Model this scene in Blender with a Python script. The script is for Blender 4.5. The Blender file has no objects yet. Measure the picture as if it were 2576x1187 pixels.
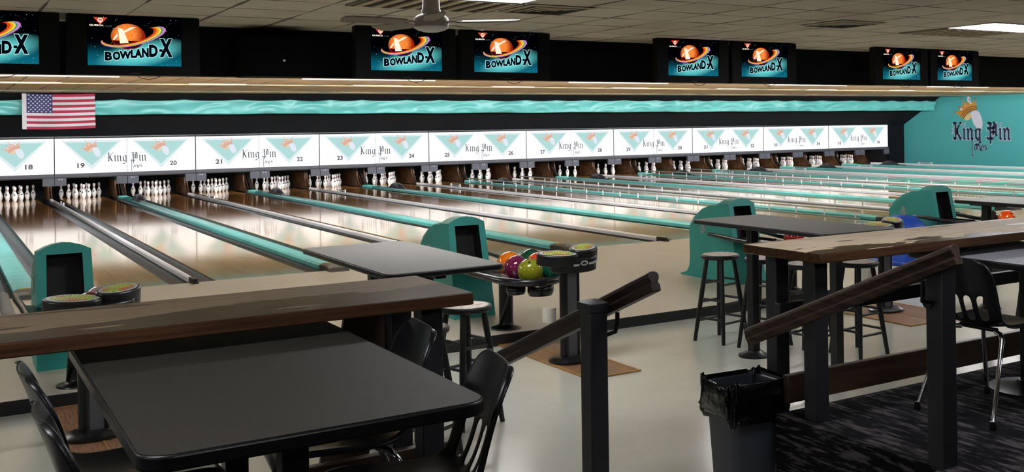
import bpy, bmesh, math, random
from mathutils import Vector, Matrix
random.seed(7)
PI = math.pi
S = bpy.context.scene
COL = S.collection

# ------------------------------------------------------------------ camera
IW, IH = 2576, 1187
FPX = 2641.6355
CAM = Vector((-2.47361, -13.02334, 1.768278))
yaw, pitch, roll = 0.589335, -0.001974, -0.013743
cy_, sy_, cp_, sp_ = math.cos(yaw), math.sin(yaw), math.cos(pitch), math.sin(pitch)
fwd = Vector((sy_*cp_, cy_*cp_, -sp_)); rgt = Vector((cy_, -sy_, 0)); upv = rgt.cross(fwd)
R2 = math.cos(roll)*rgt + math.sin(roll)*upv
U2 = -math.sin(roll)*rgt + math.cos(roll)*upv
cam = bpy.data.cameras.new('camera'); camo = bpy.data.objects.new('camera', cam); COL.objects.link(camo)
mw = Matrix.Identity(4)
for i in range(3):
    mw[i][0] = R2[i]; mw[i][1] = U2[i]; mw[i][2] = -fwd[i]; mw[i][3] = CAM[i]
camo.matrix_world = mw
cam.sensor_fit = 'HORIZONTAL'; cam.sensor_width = 36.0
cam.lens = FPX*36.0/IW
cam.shift_x = -314.9164/IW
cam.shift_y = -286.5010/IW
cam.clip_start = 0.05; cam.clip_end = 200
S.camera = camo

# ------------------------------------------------------------------ world + view
S.view_settings.view_transform = 'Standard'
S.view_settings.look = 'None'
S.view_settings.gamma = 1.0
S.view_settings.use_curve_mapping = False
S.view_settings.exposure = 0.0
W = bpy.data.worlds.new('world'); S.world = W; W.use_nodes = True
W.node_tree.nodes['Background'].inputs[0].default_value = (0.8, 0.85, 1.0, 1)
W.node_tree.nodes['Background'].inputs[1].default_value = 0.0

# lamp strengths (radiance of the fixtures)
L_TROFFER = 32.0      # concourse troffers near the camera
L_BACK = 15.0         # fixtures behind the camera, plus the added row over the platform
L_APPROACH = 52.0     # fixtures hidden behind the soffit over the approach
L_LANE = 560.0         # added unseen washers over the lanes
L_MID = 3.0          # short tubes half way down the lanes
L_COVE = 170.0         # added cove tubes on the masking units, to brighten the lane ceiling
L_PIN = 30.0         # tubes over the pin decks, behind the masking panels
E_PANEL = 1.3        # emission of the white masking panels

# ------------------------------------------------------------------ helpers
def hexc(h):
    h = h.lstrip('#')
    v = [int(h[i:i+2], 16)/255 for i in (0, 2, 4)]
    return tuple((c/12.92 if c <= 0.04045 else ((c+0.055)/1.055)**2.4) for c in v) + (1.0,)

MATS = {}
def M(name, col='#808080', rough=0.5, metal=0.0, coat=0.0, spec=0.5, emit=0.0, ecol=None,
      var=0.0, vscale=8.0, vstretch=(1, 1, 1), col2=None, bump=0.0, bscale=60.0):
    if name in MATS: return MATS[name]
    m = bpy.data.materials.new(name); m.use_nodes = True
    nt = m.node_tree; b = nt.nodes['Principled BSDF']
    b.inputs['Base Color'].default_value = hexc(col)
    b.inputs['Roughness'].default_value = rough
    b.inputs['Metallic'].default_value = metal
    b.inputs['Coat Weight'].default_value = coat
    b.inputs['Coat Roughness'].default_value = 0.06
    b.inputs['Specular IOR Level'].default_value = spec
    if emit:
        b.inputs['Emission Color'].default_value = hexc(ecol or col)
        b.inputs['Emission Strength'].default_value = emit
    if var or bump:
        tc = nt.nodes.new('ShaderNodeTexCoord'); mp = nt.nodes.new('ShaderNodeMapping')
        nt.links.new(tc.outputs['Object'], mp.inputs[0]); mp.inputs['Scale'].default_value = vstretch
    if var:
        nz = nt.nodes.new('ShaderNodeTexNoise'); nz.inputs['Scale'].default_value = vscale
        nz.inputs['Detail'].default_value = 5
        nt.links.new(mp.outputs[0], nz.inputs[0])
        mx = nt.nodes.new('ShaderNodeMix'); mx.data_type = 'RGBA'
        c = hexc(col); c2 = hexc(col2) if col2 else tuple(x*(1-var) for x in c[:3])+(1,)
        mx.inputs[6].default_value = c; mx.inputs[7].default_value = c2
        rp = nt.nodes.new('ShaderNodeMapRange'); rp.inputs[1].default_value = 0.35; rp.inputs[2].default_value = 0.65
        nt.links.new(nz.outputs['Fac'], rp.inputs[0]); nt.links.new(rp.outputs[0], mx.inputs[0])
        nt.links.new(mx.outputs[2], b.inputs['Base Color'])
    if bump:
        n2 = nt.nodes.new('ShaderNodeTexNoise'); n2.inputs['Scale'].default_value = bscale
        nt.links.new(mp.outputs[0], n2.inputs[0])
        bp = nt.nodes.new('ShaderNodeBump'); bp.inputs['Strength'].default_value = bump; bp.inputs['Distance'].default_value = 0.01
        nt.links.new(n2.outputs['Fac'], bp.inputs['Height']); nt.links.new(bp.outputs[0], b.inputs['Normal'])
    MATS[name] = m
    return m

class NT:
    """small node-graph builder"""
    def __init__(s, name, rough=0.5):
        s.m = bpy.data.materials.new(name); s.m.use_nodes = True; s.t = s.m.node_tree
        s.b = s.t.nodes['Principled BSDF']; s.b.inputs['Roughness'].default_value = rough
        MATS[name] = s.m
        s.tc = s.t.nodes.new('ShaderNodeTexCoord')
    def n(s, typ, **kw):
        x = s.t.nodes.new(typ)
        for k, v in kw.items(): setattr(x, k, v)
        return x
    def l(s, a, b): s.t.links.new(a, b)
    def math(s, op, a, b=None, c=None):
        x = s.n('ShaderNodeMath', operation=op)
        for i, v in enumerate((a, b, c)):
            if v is None: continue
            if isinstance(v, (int, float)): x.inputs[i].default_value = v
            else: s.l(v, x.inputs[i])
        return x.outputs[0]
    def mix(s, f, a, b):
        x = s.n('ShaderNodeMix', data_type='RGBA')
        for i, v in ((0, f), (6, a), (7, b)):
            if isinstance(v, (int, float)): x.inputs[i].default_value = v
            elif isinstance(v, tuple): x.inputs[i].default_value = v
            elif isinstance(v, str): x.inputs[i].default_value = hexc(v)
            else: s.l(v, x.inputs[i])
        return x.outputs[2]
    def noise(s, scale, stretch=(1, 1, 1), detail=4, src='Object', rough=0.5):
        mp = s.n('ShaderNodeMapping'); mp.inputs['Scale'].default_value = stretch
        s.l(s.tc.outputs[src], mp.inputs[0])
        x = s.n('ShaderNodeTexNoise'); x.inputs['Scale'].default_value = scale; x.inputs['Detail'].default_value = detail
        x.inputs['Roughness'].default_value = rough
        s.l(mp.outputs[0], x.inputs[0]); return x.outputs['Fac']
    def white(s, v):
        x = s.n('ShaderNodeTexWhiteNoise', noise_dimensions='1D'); s.l(v, x.inputs['W']); return x.outputs['Value']
    def rng(s, v, a, b, c=0.0, d=1.0):
        x = s.n('ShaderNodeMapRange'); x.inputs[1].default_value = a; x.inputs[2].default_value = b
        x.inputs[3].default_value = c; x.inputs[4].default_value = d; s.l(v, x.inputs[0]); return x.outputs[0]
    def xyz(s, src='Object'):
        x = s.n('ShaderNodeSeparateXYZ'); s.l(s.tc.outputs[src], x.inputs[0]); return x.outputs
    def bump(s, h, strength=0.3, dist=0.01):
        x = s.n('ShaderNodeBump'); x.inputs['Strength'].default_value = strength; x.inputs['Distance'].default_value = dist
        s.l(h, x.inputs['Height']); s.l(x.outputs[0], s.b.inputs['Normal'])

class MB:
    def __init__(s): s.v = []; s.f = []; s.mi = []
    def add(s, vs, fs, mi=0):
        o = len(s.v); s.v += [tuple(p) for p in vs]
        for f in fs: s.f.append([o+i for i in f]); s.mi.append(mi)
        return s
    def box(s, x0, x1, y0, y1, z0, z1, mi=0):
        vs = [(x, y, z) for z in (z0, z1) for y in (y0, y1) for x in (x0, x1)]
        return s.add(vs, [(0, 2, 3, 1), (4, 5, 7, 6), (0, 1, 5, 4), (2, 6, 7, 3), (0, 4, 6, 2), (1, 3, 7, 5)], mi)
    def bar(s, a, b, w, h, mi=0, up=(0, 0, 1)):
        a = Vector(a); b = Vector(b); d = (b-a).normalized(); u = Vector(up)
        r = d.cross(u)
        if r.length < 1e-4: r = d.cross(Vector((1, 0, 0)))
        r.normalize(); u = r.cross(d)
        vs = []
        for p in (a, b):
            for sx, sz in ((-1, -1), (1, -1), (1, 1), (-1, 1)): vs.append(p + r*sx*w/2 + u*sz*h/2)
        return s.add(vs, [(3, 2, 1, 0), (4, 5, 6, 7), (0, 1, 5, 4), (1, 2, 6, 5), (2, 3, 7, 6), (3, 0, 4, 7)], mi)
    def tube(s, pts, r, n=10, mi=0, caps=True):
        pts = [Vector(p) for p in pts]; rs = r if isinstance(r, (list, tuple)) else [r]*len(pts)
        vs = []; fs = []; prev = None
        for i, p in enumerate(pts):
            d = (pts[min(i+1, len(pts)-1)]-pts[max(i-1, 0)]).normalized()
            if prev is None:
                a = d.cross(Vector((0, 0, 1)))
                if a.length < 1e-3: a = d.cross(Vector((1, 0, 0)))
                a.normalize()
            else:
                a = prev - d*prev.dot(d); a.normalize()
            prev = a; b = d.cross(a)
            for k in range(n):
                t = 2*PI*k/n; vs.append(p + (a*math.cos(t)+b*math.sin(t))*rs[i])
        for i in range(len(pts)-1):
            for k in range(n):
                k2 = (k+1) % n; fs.append((i*n+k, i*n+k2, (i+1)*n+k2, (i+1)*n+k))
        if caps:
            fs.append(tuple(range(n))[::-1]); fs.append(tuple(range((len(pts)-1)*n, len(pts)*n)))
        return s.add(vs, fs, mi)
    def lathe(s, prof, c=(0, 0, 0), n=24, mi=0, sx=1.0, sy=1.0, mif=None):
        vs = []; fs = []; mis = []
        for r, z in prof:
            for k in range(n):
                t = 2*PI*k/n; vs.append((c[0]+r*math.cos(t)*sx, c[1]+r*math.sin(t)*sy, c[2]+z))
        o = len(s.v); s.v += vs
        for i in range(len(prof)-1):
            for k in range(n):
                k2 = (k+1) % n; s.f.append([o+i*n+k, o+i*n+k2, o+(i+1)*n+k2, o+(i+1)*n+k])
                s.mi.append(mif(i, k) if mif else mi)
        s.f.append([o+k for k in range(n)][::-1]); s.mi.append(mi)
        s.f.append([o+(len(prof)-1)*n+k for k in range(n)]); s.mi.append(mi)
        return s
    def prism(s, poly, fn, a, b, mi=0):
        """poly of 2D points, fn(u,v,t)->xyz, extruded t from a to b"""
        n = len(poly)
        vs = [fn(u, v, a) for u, v in poly]+[fn(u, v, b) for u, v in poly]
        fs = [tuple(range(n))[::-1], tuple(range(n, 2*n))]+[(i, (i+1) % n, n+(i+1) % n, n+i) for i in range(n)]
        return s.add(vs, fs, mi)
    def flat(s, poly, y=0.0, mi=0):
        """flat polygon given as (x,z), at depth y, facing -Y"""
        return s.add([(u, y, v) for u, v in poly], [tuple(range(len(poly)))], mi)
    def grid(s, rows, mi=0, closed=False, skip=None):
        m = len(rows[0]); vs = [p for r in rows for p in r]; fs = []
        for i in range(len(rows)-1):
            for k in range(m if closed else m-1):
                if skip and skip(i, k): continue
                k2 = (k+1) % m
                fs.append((i*m+k, i*m+k2, (i+1)*m+k2, (i+1)*m+k))
        return s.add(vs, fs, mi)
    def mesh(s, name, mats, smooth=40, fix=True):
        me = bpy.data.meshes.new(name)
        me.from_pydata(s.v, [], s.f)
        for m in (mats if isinstance(mats, (list, tuple)) else [mats]): me.materials.append(m)
        me.polygons.foreach_set('material_index', s.mi)
        if fix:
            bm = bmesh.new(); bm.from_mesh(me)
            bmesh.ops.recalc_face_normals(bm, faces=bm.faces); bm.to_mesh(me); bm.free()
        if smooth:
            me.polygons.foreach_set('use_smooth', [True]*len(me.polygons))
            me.set_sharp_from_angle(angle=math.radians(smooth))
        me.update()
        return me
    def build(s, name, mats, parent=None, bevel=0.0, segs=2, smooth=40, fix=True):
        o = bpy.data.objects.new(name, s.mesh(name, mats, smooth, fix)); COL.objects.link(o)
        if parent: o.parent = parent
        if bevel:
            b = o.modifiers.new('bevel', 'BEVEL'); b.width = bevel; b.segments = segs; b.limit_method = 'ANGLE'
            b.angle_limit = math.radians(40); b.harden_normals = False
        return o

def put(name, me, parent=None, loc=(0, 0, 0), rot=(0, 0, 0), scale=(1, 1, 1)):
    o = bpy.data.objects.new(name, me); COL.objects.link(o)
    if parent: o.parent = parent
    o.location = loc; o.rotation_euler = rot; o.scale = scale
    return o
def tag(o, label, cat, group=None, kind=None):
    if label: o['label'] = label
    if cat: o['category'] = cat
    if group: o['group'] = group
    if kind: o['kind'] = kind
    return o
def thing(name, loc=(0, 0, 0), rz=0.0, label=None, cat=None, group=None):
    o = bpy.data.objects.new(name, None); COL.objects.link(o)
    o.empty_display_size = 0.1
    o.location = loc; o.rotation_euler = (0, 0, rz)
    return tag(o, label, cat, group)
def kids(o): return [c for c in COL.objects if c.parent == o]
def copy_tree(o, parent=None):
    c = o.copy(); COL.objects.link(c)
    if parent: c.parent = parent
    for ch in kids(o): copy_tree(ch, c)
    return c
def dup(o, loc, rz=0.0, label=None, group=None):
    c = copy_tree(o); c.location = loc; c.rotation_euler = (0, 0, rz)
    if label: c['label'] = label
    if group: c['group'] = group
    return c
def structure(o): o['kind'] = 'structure'; return o

def rrect(x0, x1, y0, y1, r, n=6):
    pts = []
    for cx, cy, a0 in ((x1-r, y1-r, 0), (x0+r, y1-r, 90), (x0+r, y0+r, 180), (x1-r, y0+r, 270)):
        for k in range(n+1):
            t = math.radians(a0+90*k/n); pts.append((cx+r*math.cos(t), cy+r*math.sin(t)))
    return pts
def ell(cx, cz, a, b, rot=0.0, n=28, t0=0.0, t1=360.0):
    pts = []; m = n if abs(t1-t0) >= 360 else n+1
    for k in range(m):
        t = math.radians(t0+(t1-t0)*k/n); x = a*math.cos(t); z = b*math.sin(t)
        pts.append((cx+x*math.cos(rot)-z*math.sin(rot), cz+x*math.sin(rot)+z*math.cos(rot)))
    return pts
ZUP = lambda u, v, t: (u, v, t)          # poly in XY, extruded in Z
YEX = lambda u, v, t: (u, t, v)          # poly in XZ, extruded in Y
XEX = lambda u, v, t: (t, u, v)          # poly in YZ, extruded in X

_glyph = {}
def text_mesh(txt, mat, offset=0.0):
    key = (txt, mat.name, offset)
    if key in _glyph: return _glyph[key]
    cu = bpy.data.curves.new('lettering', 'FONT'); cu.body = txt; cu.offset = offset; cu.resolution_u = 3
    cu.align_x = 'LEFT'
    to = bpy.data.objects.new('lettering', cu); COL.objects.link(to)
    bpy.context.view_layer.update()
    me = bpy.data.meshes.new_from_object(to.evaluated_get(bpy.context.evaluated_depsgraph_get()))
    bpy.data.objects.remove(to); bpy.data.curves.remove(cu)
    me.materials.clear(); me.materials.append(mat)
    for p in me.polygons: p.material_index = 0
    xs = [v.co.x for v in me.vertices]; ys = [v.co.y for v in me.vertices]
    bb = (min(xs), max(xs), min(ys), max(ys))
    _glyph[key] = (me, bb); return me, bb
def glyph_into(mb, txt, mat, x0, x1, z0, z1, y, offset=0.0, mi=0, shear=0.0):
    me, (a, b, c, d) = text_mesh(txt, mat, offset)
    vs = []
    for v in me.vertices:
        fx = (v.co.x-a)/(b-a); fz = (v.co.y-c)/(d-c)
        vs.append((x0+(x1-x0)*fx+shear*fz, y, z0+(z1-z0)*fz))
    mb.add(vs, [tuple(p.vertices) for p in me.polygons], mi)

# ------------------------------------------------------------------ dimensions
LW = 1.0541; GA = 0.2559; GB = 0.3540
P = 2*LW+2*GA+2*GB
FIRST, LAST = 17, 36
def lane_x(n):                       # left edge of lane n
    k = (n-19)//2
    return k*P+GA+(0 if n % 2 else LW+2*GB)
ZC = 2.70; ZT = -0.09; ZP = 0.30     # ceiling, tile floor, carpeted platform
YA = -4.97                           # back edge of the approach
YE = -9.0                            # front edge of the platform
XW = 30.92; XL = -12.0; YB = -17.0
YM = 17.03; ZM0 = 0.713; ZM1 = 1.62
exec_parts = []
# ------------------------------------------------------------------ materials
# approach: pale maple boards, satin
q = NT('approach_boards', 0.28); x, y, z = q.xyz()
brd = q.white(q.math('FLOOR', q.math('DIVIDE', x, 0.052)))
col = q.mix(q.rng(brd, 0, 1, 0.0, 0.22), '#c4bba9', '#b2a58e')
col = q.mix(q.math('MULTIPLY', q.rng(q.noise(3.0, (1, .25, 1), 4), .35, .85), 0.35), col, '#b5a890')
q.l(col, q.b.inputs['Base Color'])
q.b.inputs['Roughness'].default_value = .34
q.b.inputs['Specular IOR Level'].default_value = 0.35

# lane: maple then pine boards under a glossy coat
q = NT('lane_boards', 0.12); x, y, z = q.xyz()
brd = q.white(q.math('FLOOR', q.math('DIVIDE', x, 0.0271)))
ml = q.mix(brd, '#e0bf78', '#cda656'); pl = q.mix(brd, '#c89657', '#b07d42')
col = q.mix(q.rng(y, 4.3, 5.6), ml, pl)
col = q.mix(q.rng(y, .05, .75), '#c4c2ae', col)
col = q.mix(q.math('MULTIPLY', q.rng(q.noise(2.2, (3, .35, 1), 6), .45, .7), .35), col, '#8a7040')
q.l(col, q.b.inputs['Base Color'])
q.l(q.rng(q.noise(1.1, (2, .3, 1), 2), .2, .8, .05, .10), q.b.inputs['Roughness'])
q.b.inputs['Specular IOR Level'].default_value = 0.5
q.b.inputs['Coat Weight'].default_value = .7; q.b.inputs['Coat Roughness'].default_value = 0.085; q.b.inputs['Coat IOR'].default_value = 1.5; q.b.inputs['Coat Tint'].default_value = hexc('#fff3e4')

# vinyl tile on the lower floor
q = NT('tile_floor', 0.22); x, y, z = q.xyz()
fx = q.math('ABSOLUTE', q.math('SUBTRACT', q.math('FRACT', q.math('DIVIDE', x, .305)), .5))
fy = q.math('ABSOLUTE', q.math('SUBTRACT', q.math('FRACT', q.math('DIVIDE', y, .305)), .5))
ed = q.rng(q.math('MAXIMUM', fx, fy), .493, .499)
idv = q.white(q.math('ADD', q.math('FLOOR', q.math('DIVIDE', x, .305)), q.math('MULTIPLY', q.math('FLOOR', q.math('DIVIDE', y, .305)), 17.3)))
col = q.mix(q.rng(idv, 0, 1, 0, .25), '#b2b1a5', '#a7a698')
col = q.mix(q.math('MULTIPLY', q.rng(q.noise(2.0, (1, 1, 1), 6, rough=.6), .35, .85), .35), col, '#9b9783')
col = q.mix(q.math('MULTIPLY', ed, .12), col, '#807c6c')
sc = q.rng(q.noise(26, (1, 4, 1), 3), .70, .76)
col = q.mix(q.math('MULTIPLY', sc, .5), col, '#6e6a5e')
q.l(col, q.b.inputs['Base Color'])
q.b.inputs['Roughness'].default_value = .19
q.b.inputs['Specular IOR Level'].default_value = 0.3

# carpet: black with grey streaks
q = NT('streaked_carpet', 0.95)
s1 = q.rng(q.noise(5.0, (7.0, 1.1, 9.0), 5, rough=.6), .50, .60)
s2 = q.rng(q.noise(4.0, (3.0, 2.2, 3.0), 4, rough=.6), .50, .60)
col = q.mix(q.math('MULTIPLY', s1, .85), '#121214', '#5c5557')
col = q.mix(q.math('MULTIPLY', s2, .7), col, '#0c0c0e')
col = q.mix(q.math('MULTIPLY', q.rng(q.noise(220, (1, 1, 1), 2), .4, .7), .35), col, '#1b1a1c')
q.l(col, q.b.inputs['Base Color']); q.b.inputs['Specular IOR Level'].default_value = 0.1
q.bump(q.noise(300, (1, 1, 1), 2), .4, .004)

# ceiling tile; grid joints widened unevenly, their shadows painted into the colour
def ceil_mat(name, base, ca):
    q = NT(name, 0.9); x, y, z = q.xyz()
    xs = q.math('DIVIDE', q.math('SUBTRACT', x, 2.44), .605); ys = q.math('DIVIDE', q.math('SUBTRACT', y, -5.90), .64)
    fx = q.math('SUBTRACT', .5, q.math('ABSOLUTE', q.math('SUBTRACT', q.math('FRACT', xs), .5)))
    fy = q.math('SUBTRACT', .5, q.math('ABSOLUTE', q.math('SUBTRACT', q.math('FRACT', ys), .5)))
    hid = q.white(q.math('ADD', q.math('FLOOR', xs), q.math('MULTIPLY', q.math('FLOOR', ys), 31.7)))
    wx = q.rng(q.noise(1.7, (1, 1, 1), 2), .35, .65, .006, .034)
    j = q.math('MAXIMUM', q.math('LESS_THAN', fx, wx), q.math('LESS_THAN', fy, wx))
    col = q.mix(q.rng(hid, 0, 1, 0, .5), base, ca)
    col = q.mix(q.math('MULTIPLY', q.rng(q.noise(90, (1, 1, 1), 3), .55, .72), .55), col, '#5c5344')
    col = q.mix(q.math('MULTIPLY', q.rng(q.noise(.9, (1, 1, 1), 5), .45, .7), .35), col, '#8d8068')
    col = q.mix(q.math('MULTIPLY', j, .8), col, '#2e261c')
    q.l(col, q.b.inputs['Base Color']); q.b.inputs['Specular IOR Level'].default_value = 0.15
    q.bump(q.noise(120, (1, 1, 1), 3), .35, .006)
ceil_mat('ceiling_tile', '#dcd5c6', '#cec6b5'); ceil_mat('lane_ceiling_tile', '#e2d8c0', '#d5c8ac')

TEAL = M('teal_plastic', '#2f958c', .38, var=.12, vscale=3)
TEALCAP = M('teal_cap_paint', '#6ac8c2', .22, var=.1, vscale=4, spec=.5)
TEALW = M('teal_wall_paint', '#4fb0af', .75, var=.1, vscale=25)
BLACKW = M('black_wall_paint', '#0a0c10', .9, var=.25, vscale=3, spec=.2)
BLACKM = M('black_metal', '#0e0e10', .38, var=.2, vscale=20)
BLACKP = M('black_plastic', '#0c0c0e', .3, var=.15, vscale=12)
CHAIRP = M('black_chair_plastic', '#131418', .30, spec=.5, bump=.06, bscale=220)
GRAYM = M('grey_metal', '#55565c', .45, metal=.3, var=.15, vscale=10)
MASKF = M('grey_mask_frame', '#4a4b51', .55, var=.12, vscale=6)
CHROME = M('chrome', '#d8d8dc', .12, metal=1.0)
STEEL = M('brushed_steel', '#a7a9ad', .35, metal=.8, var=.1, vscale=20)
WHITEM = M('white_rail_paint', '#f2f2f4', .3, var=.06, vscale=5)
GUTTER = M('gutter_plastic', '#141416', .27, var=.35, vscale=3, vstretch=(3, .6, 1), col2='#242021')
PINW = M('pin_white', '#e9e8e4', .16, coat=.5, var=.05, vscale=30)
PINR = M('pin_red_stripe', '#7c1626', .25)
PINK = M('pin_black_mark', '#33323a', .3)
KICKW = M('kickback_wood', '#6a4525', .45, var=.55, vscale=5, col2='#2e1f14')
KICKD = M('dark_board', '#1c1714', .6, var=.3, vscale=6)
PITB = M('pit_black', '#060607', .9, var=.2, vscale=4)
FIXW = M('fixture_white', '#c9c4b4', .6, var=.05)
DIFF = {}
def emis(name, col, s):
    if name in MATS: return MATS[name]
    m = bpy.data.materials.new(name); m.use_nodes = True; nt = m.node_tree
    nt.nodes.remove(nt.nodes['Principled BSDF']); e = nt.nodes.new('ShaderNodeEmission')
    e.inputs[0].default_value = hexc(col); e.inputs[1].default_value = s
    nt.links.new(e.outputs[0], nt.nodes['Material Output'].inputs[0]); MATS[name] = m
    return m

# ------------------------------------------------------------------ room shell
def plane_box(name, mat, x0, x1, y0, y1, z0, z1):
    return structure(MB().box(x0, x1, y0, y1, z0, z1).build(name, mat, smooth=0))
plane_box('floor', MATS['approach_boards'], XL, XW, YA, 0.0, -0.30, 0.0)
plane_box('floor', MATS['tile_floor'], XL, XW, YB, YA, -0.30, ZT)
plane_box('floor', M('sub_floor_dark', '#15120f', .8, var=.2), XL, XW, 0.0, 20.6, -0.30, -0.12)
plane_box('ceiling', MATS['ceiling_tile'], XL, XW, YB, -2.9, ZC, ZC+.15)
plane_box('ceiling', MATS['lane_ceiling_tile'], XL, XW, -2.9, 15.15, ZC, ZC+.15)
plane_box('wall_right', TEALW, XW, XW+.15, YB, 20.6, -.3, ZC+.3)
plane_box('wall_left', M('beige_wall_paint', '#8f8672', .8, var=.1), XL-.15, XL, YB, 20.6, -.3, ZC+.3)
plane_box('wall_front', M('beige_wall_paint'), XL, XW, YB-.15, YB, -.3, ZC+.3)
plane_box('wall_back', PITB, XL, XW, 20.6, 20.75, -.3, ZC+.3)
# slanted black bulkhead between ceiling and masking units
structure(MB().prism([(15.15, ZC), (15.15, ZC-.03), (17.03, 1.60), (17.20, 1.60), (17.20, ZC)], XEX, XL, XW)
          .build('wall_bulkhead', BLACKW, smooth=0))
# soffit carrying the monitors
plane_box('wall_soffit', BLACKW, XL, XW, -3.0, -2.8, 2.255, ZC)
# black riser strip between the approach and the tile floor
plane_box('trim_1', M('black_riser_vinyl', '#141315', .5, var=.25), XL, XW, YA-.012, YA, ZT, 0.004)
# end wall filler right of the last masking unit
plane_box('wall_end', BLACKW, 9*P+.06, XW, YM, 20.6, -.12, 1.62)
# raised carpeted platforms with the stair gap between them
PXL, PXR = -0.62, 1.03
plane_box('floor', MATS['streaked_carpet'], PXR, XW, YB, YE, ZT-.01, ZP)
plane_box('floor', MATS['streaked_carpet'], XL, PXL, YB, YE, ZT-.01, ZP)
plane_box('floor', MATS['streaked_carpet'], PXL, PXR, YB, -10.05, ZT-.01, ZP)
plane_box('floor', MATS['streaked_carpet'], PXL, PXR, -10.05, -9.75, ZT-.01, .105)

# ------------------------------------------------------------------ lanes
def gutter_rows(x0, x1, y0, y1):
    rows = []
    n = 10
    for yy in (y0, y1):
        r = []
        for k in range(n+1):
            t = PI*k/n; xx = (x0+x1)/2-math.cos(t)*(x1-x0)/2
            r.append((xx, yy, -0.012-0.075*math.sin(t)**.8))
        rows.append(r)
    return rows
GW = 0.225
bed = MB().box(-LW/2, LW/2, 0.0, 19.45, -.11, 0.0)
arr = MB()
bed_me = bed.mesh('lane_bed', MATS['lane_boards'], smooth=0)
gl = MB(); gl.grid(gutter_rows(-LW/2-GW, -LW/2, 0.0, 19.3)); gl_me = gl.mesh('gutter', GUTTER, smooth=60)
gr = MB(); gr.grid(gutter_rows(LW/2, LW/2+GW, 0.0, 19.3)); gr_me = gr.mesh('gutter', GUTTER, smooth=60)
# inlaid aiming arrows
am = MB()
for k in range(-3, 4):
    ax = k*.1355; ay = 4.75-abs(k)*.32
    am.add([(ax-.018, ay-.08, .0006), (ax+.018, ay-.08, .0006), (ax, ay+.08, .0006)], [(0, 1, 2)])
for n in range(FIRST, LAST+1):
    cx = lane_x(n)+LW/2
    t = thing('bowling_lane', (cx, 0, 0), 0, f'glossy wooden bowling lane running to the pins under number {n}', 'bowling lane', 'bowling lanes')
    put('lane_bed', bed_me, t)
    g1 = put('gutter', gl_me, t); g2 = put('gutter', gr_me, t)

# bowling pins
prof_in = [(0, .0), (1.015, .0), (1.10, .12), (1.415, .75), (1.955, 2.25), (2.255, 3.375), (2.383, 4.5), (2.28, 5.875), (1.85, 7.25),
           (1.235, 8.625), (.985, 9.375), (.90, 10.0), (.915, 10.45), (.935, 10.875), (.985, 11.25), (1.045, 11.75), (1.205, 12.625),
           (1.273, 13.5), (1.15, 14.2), (.80, 14.72), (.35, 14.96), (0.0, 15.0)]
def fine(pr):
    out = []
    for i in range(len(pr)-1):
        out.append(pr[i])
        if 9.9 < pr[i][1] < 11.9 or 5 < pr[i][1] < 8:
            out.append(((pr[i][0]+pr[i+1][0])/2, (pr[i][1]+pr[i+1][1])/2))
    out.append(pr[-1]); return out
prof = [(r*.0254, z*.0254) for r, z in fine(prof_in)][1:-1]
def pmi(i, k):
    zz = (prof[i][1]+prof[i+1][1])/2/.0254
    if 10.05 < zz < 10.45 or 11.0 < zz < 11.5: return 1
    if 5.8 < zz < 7.4 and k in (16, 17, 18): return 2
    return 0
pin_me = MB().lathe(prof, n=24, mif=pmi).mesh('bowling_pin', [PINW, PINR, PINK], smooth=70)
PNAMES = ['front pin', 'second row left pin', 'second row right pin', 'third row left pin', 'third row middle pin', 'third row right pin',
          'back row far left pin', 'back row inner left pin', 'back row inner right pin', 'back row far right pin']
for n in range(FIRST+1, LAST+1):
    cx = lane_x(n)+LW/2; i = 0
    for r in range(4):
        for c in range(r+1):
            o = put('bowling_pin', pin_me, None, (cx-.1524*r+.3048*c, 18.288+.264*r, 0), (0, 0, random.uniform(-.7, .7)))
            tag(o, f'white bowling pin, {PNAMES[i]} of the rack under number {n}', 'bowling pin', 'bowling pins'); i += 1

# white rails between lane pairs
wr = MB().prism([(-.026, -.02), (.026, -.02), (.028, .03), (.018, .048), (-.018, .048), (-.028, .03)], YEX, .10, 17.98)
wr_me = wr.mesh('rail', WHITEM, smooth=30)
ec = MB().prism(rrect(-.030, .030, -.12, .12, .02), ZUP, -.02, .055); ec.box(-.030, .030, -.15, -.05, .0, .02)
ec_me = ec.mesh('end_cap', BLACKM, smooth=30)
cl = MB()
for s in (-1, 1):
    cl.box(-.012, .012, s*.30-.05, s*.30+.05, 0.045, .12)
cl.box(-.008, .008, -.3, .3, .075, .095)
cl_me = cl.mesh('clip', M('pale_clip', '#d8d9dc', .3, var=.05), smooth=0)
bd_me = MB().box(-.019, .019, 0.0, 17.95, -.11, -.012).mesh('base_board', BLACKM, smooth=0)
for k in range(0, 10):
    a, b = 18+2*k, 19+2*k
    lab = f'white divider rail running between lanes {a} and {b}' if b < 37 else 'white divider rail along the teal wall beside lane 36'
    t = thing('divider_rail', (k*P, 0, 0), 0, lab, 'rail', 'white divider rails')
    put('rail', wr_me, t); put('end_cap', ec_me, t); put('clip', cl_me, t, (0, 15.1, 0)); put('base_board', bd_me, t)

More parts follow.
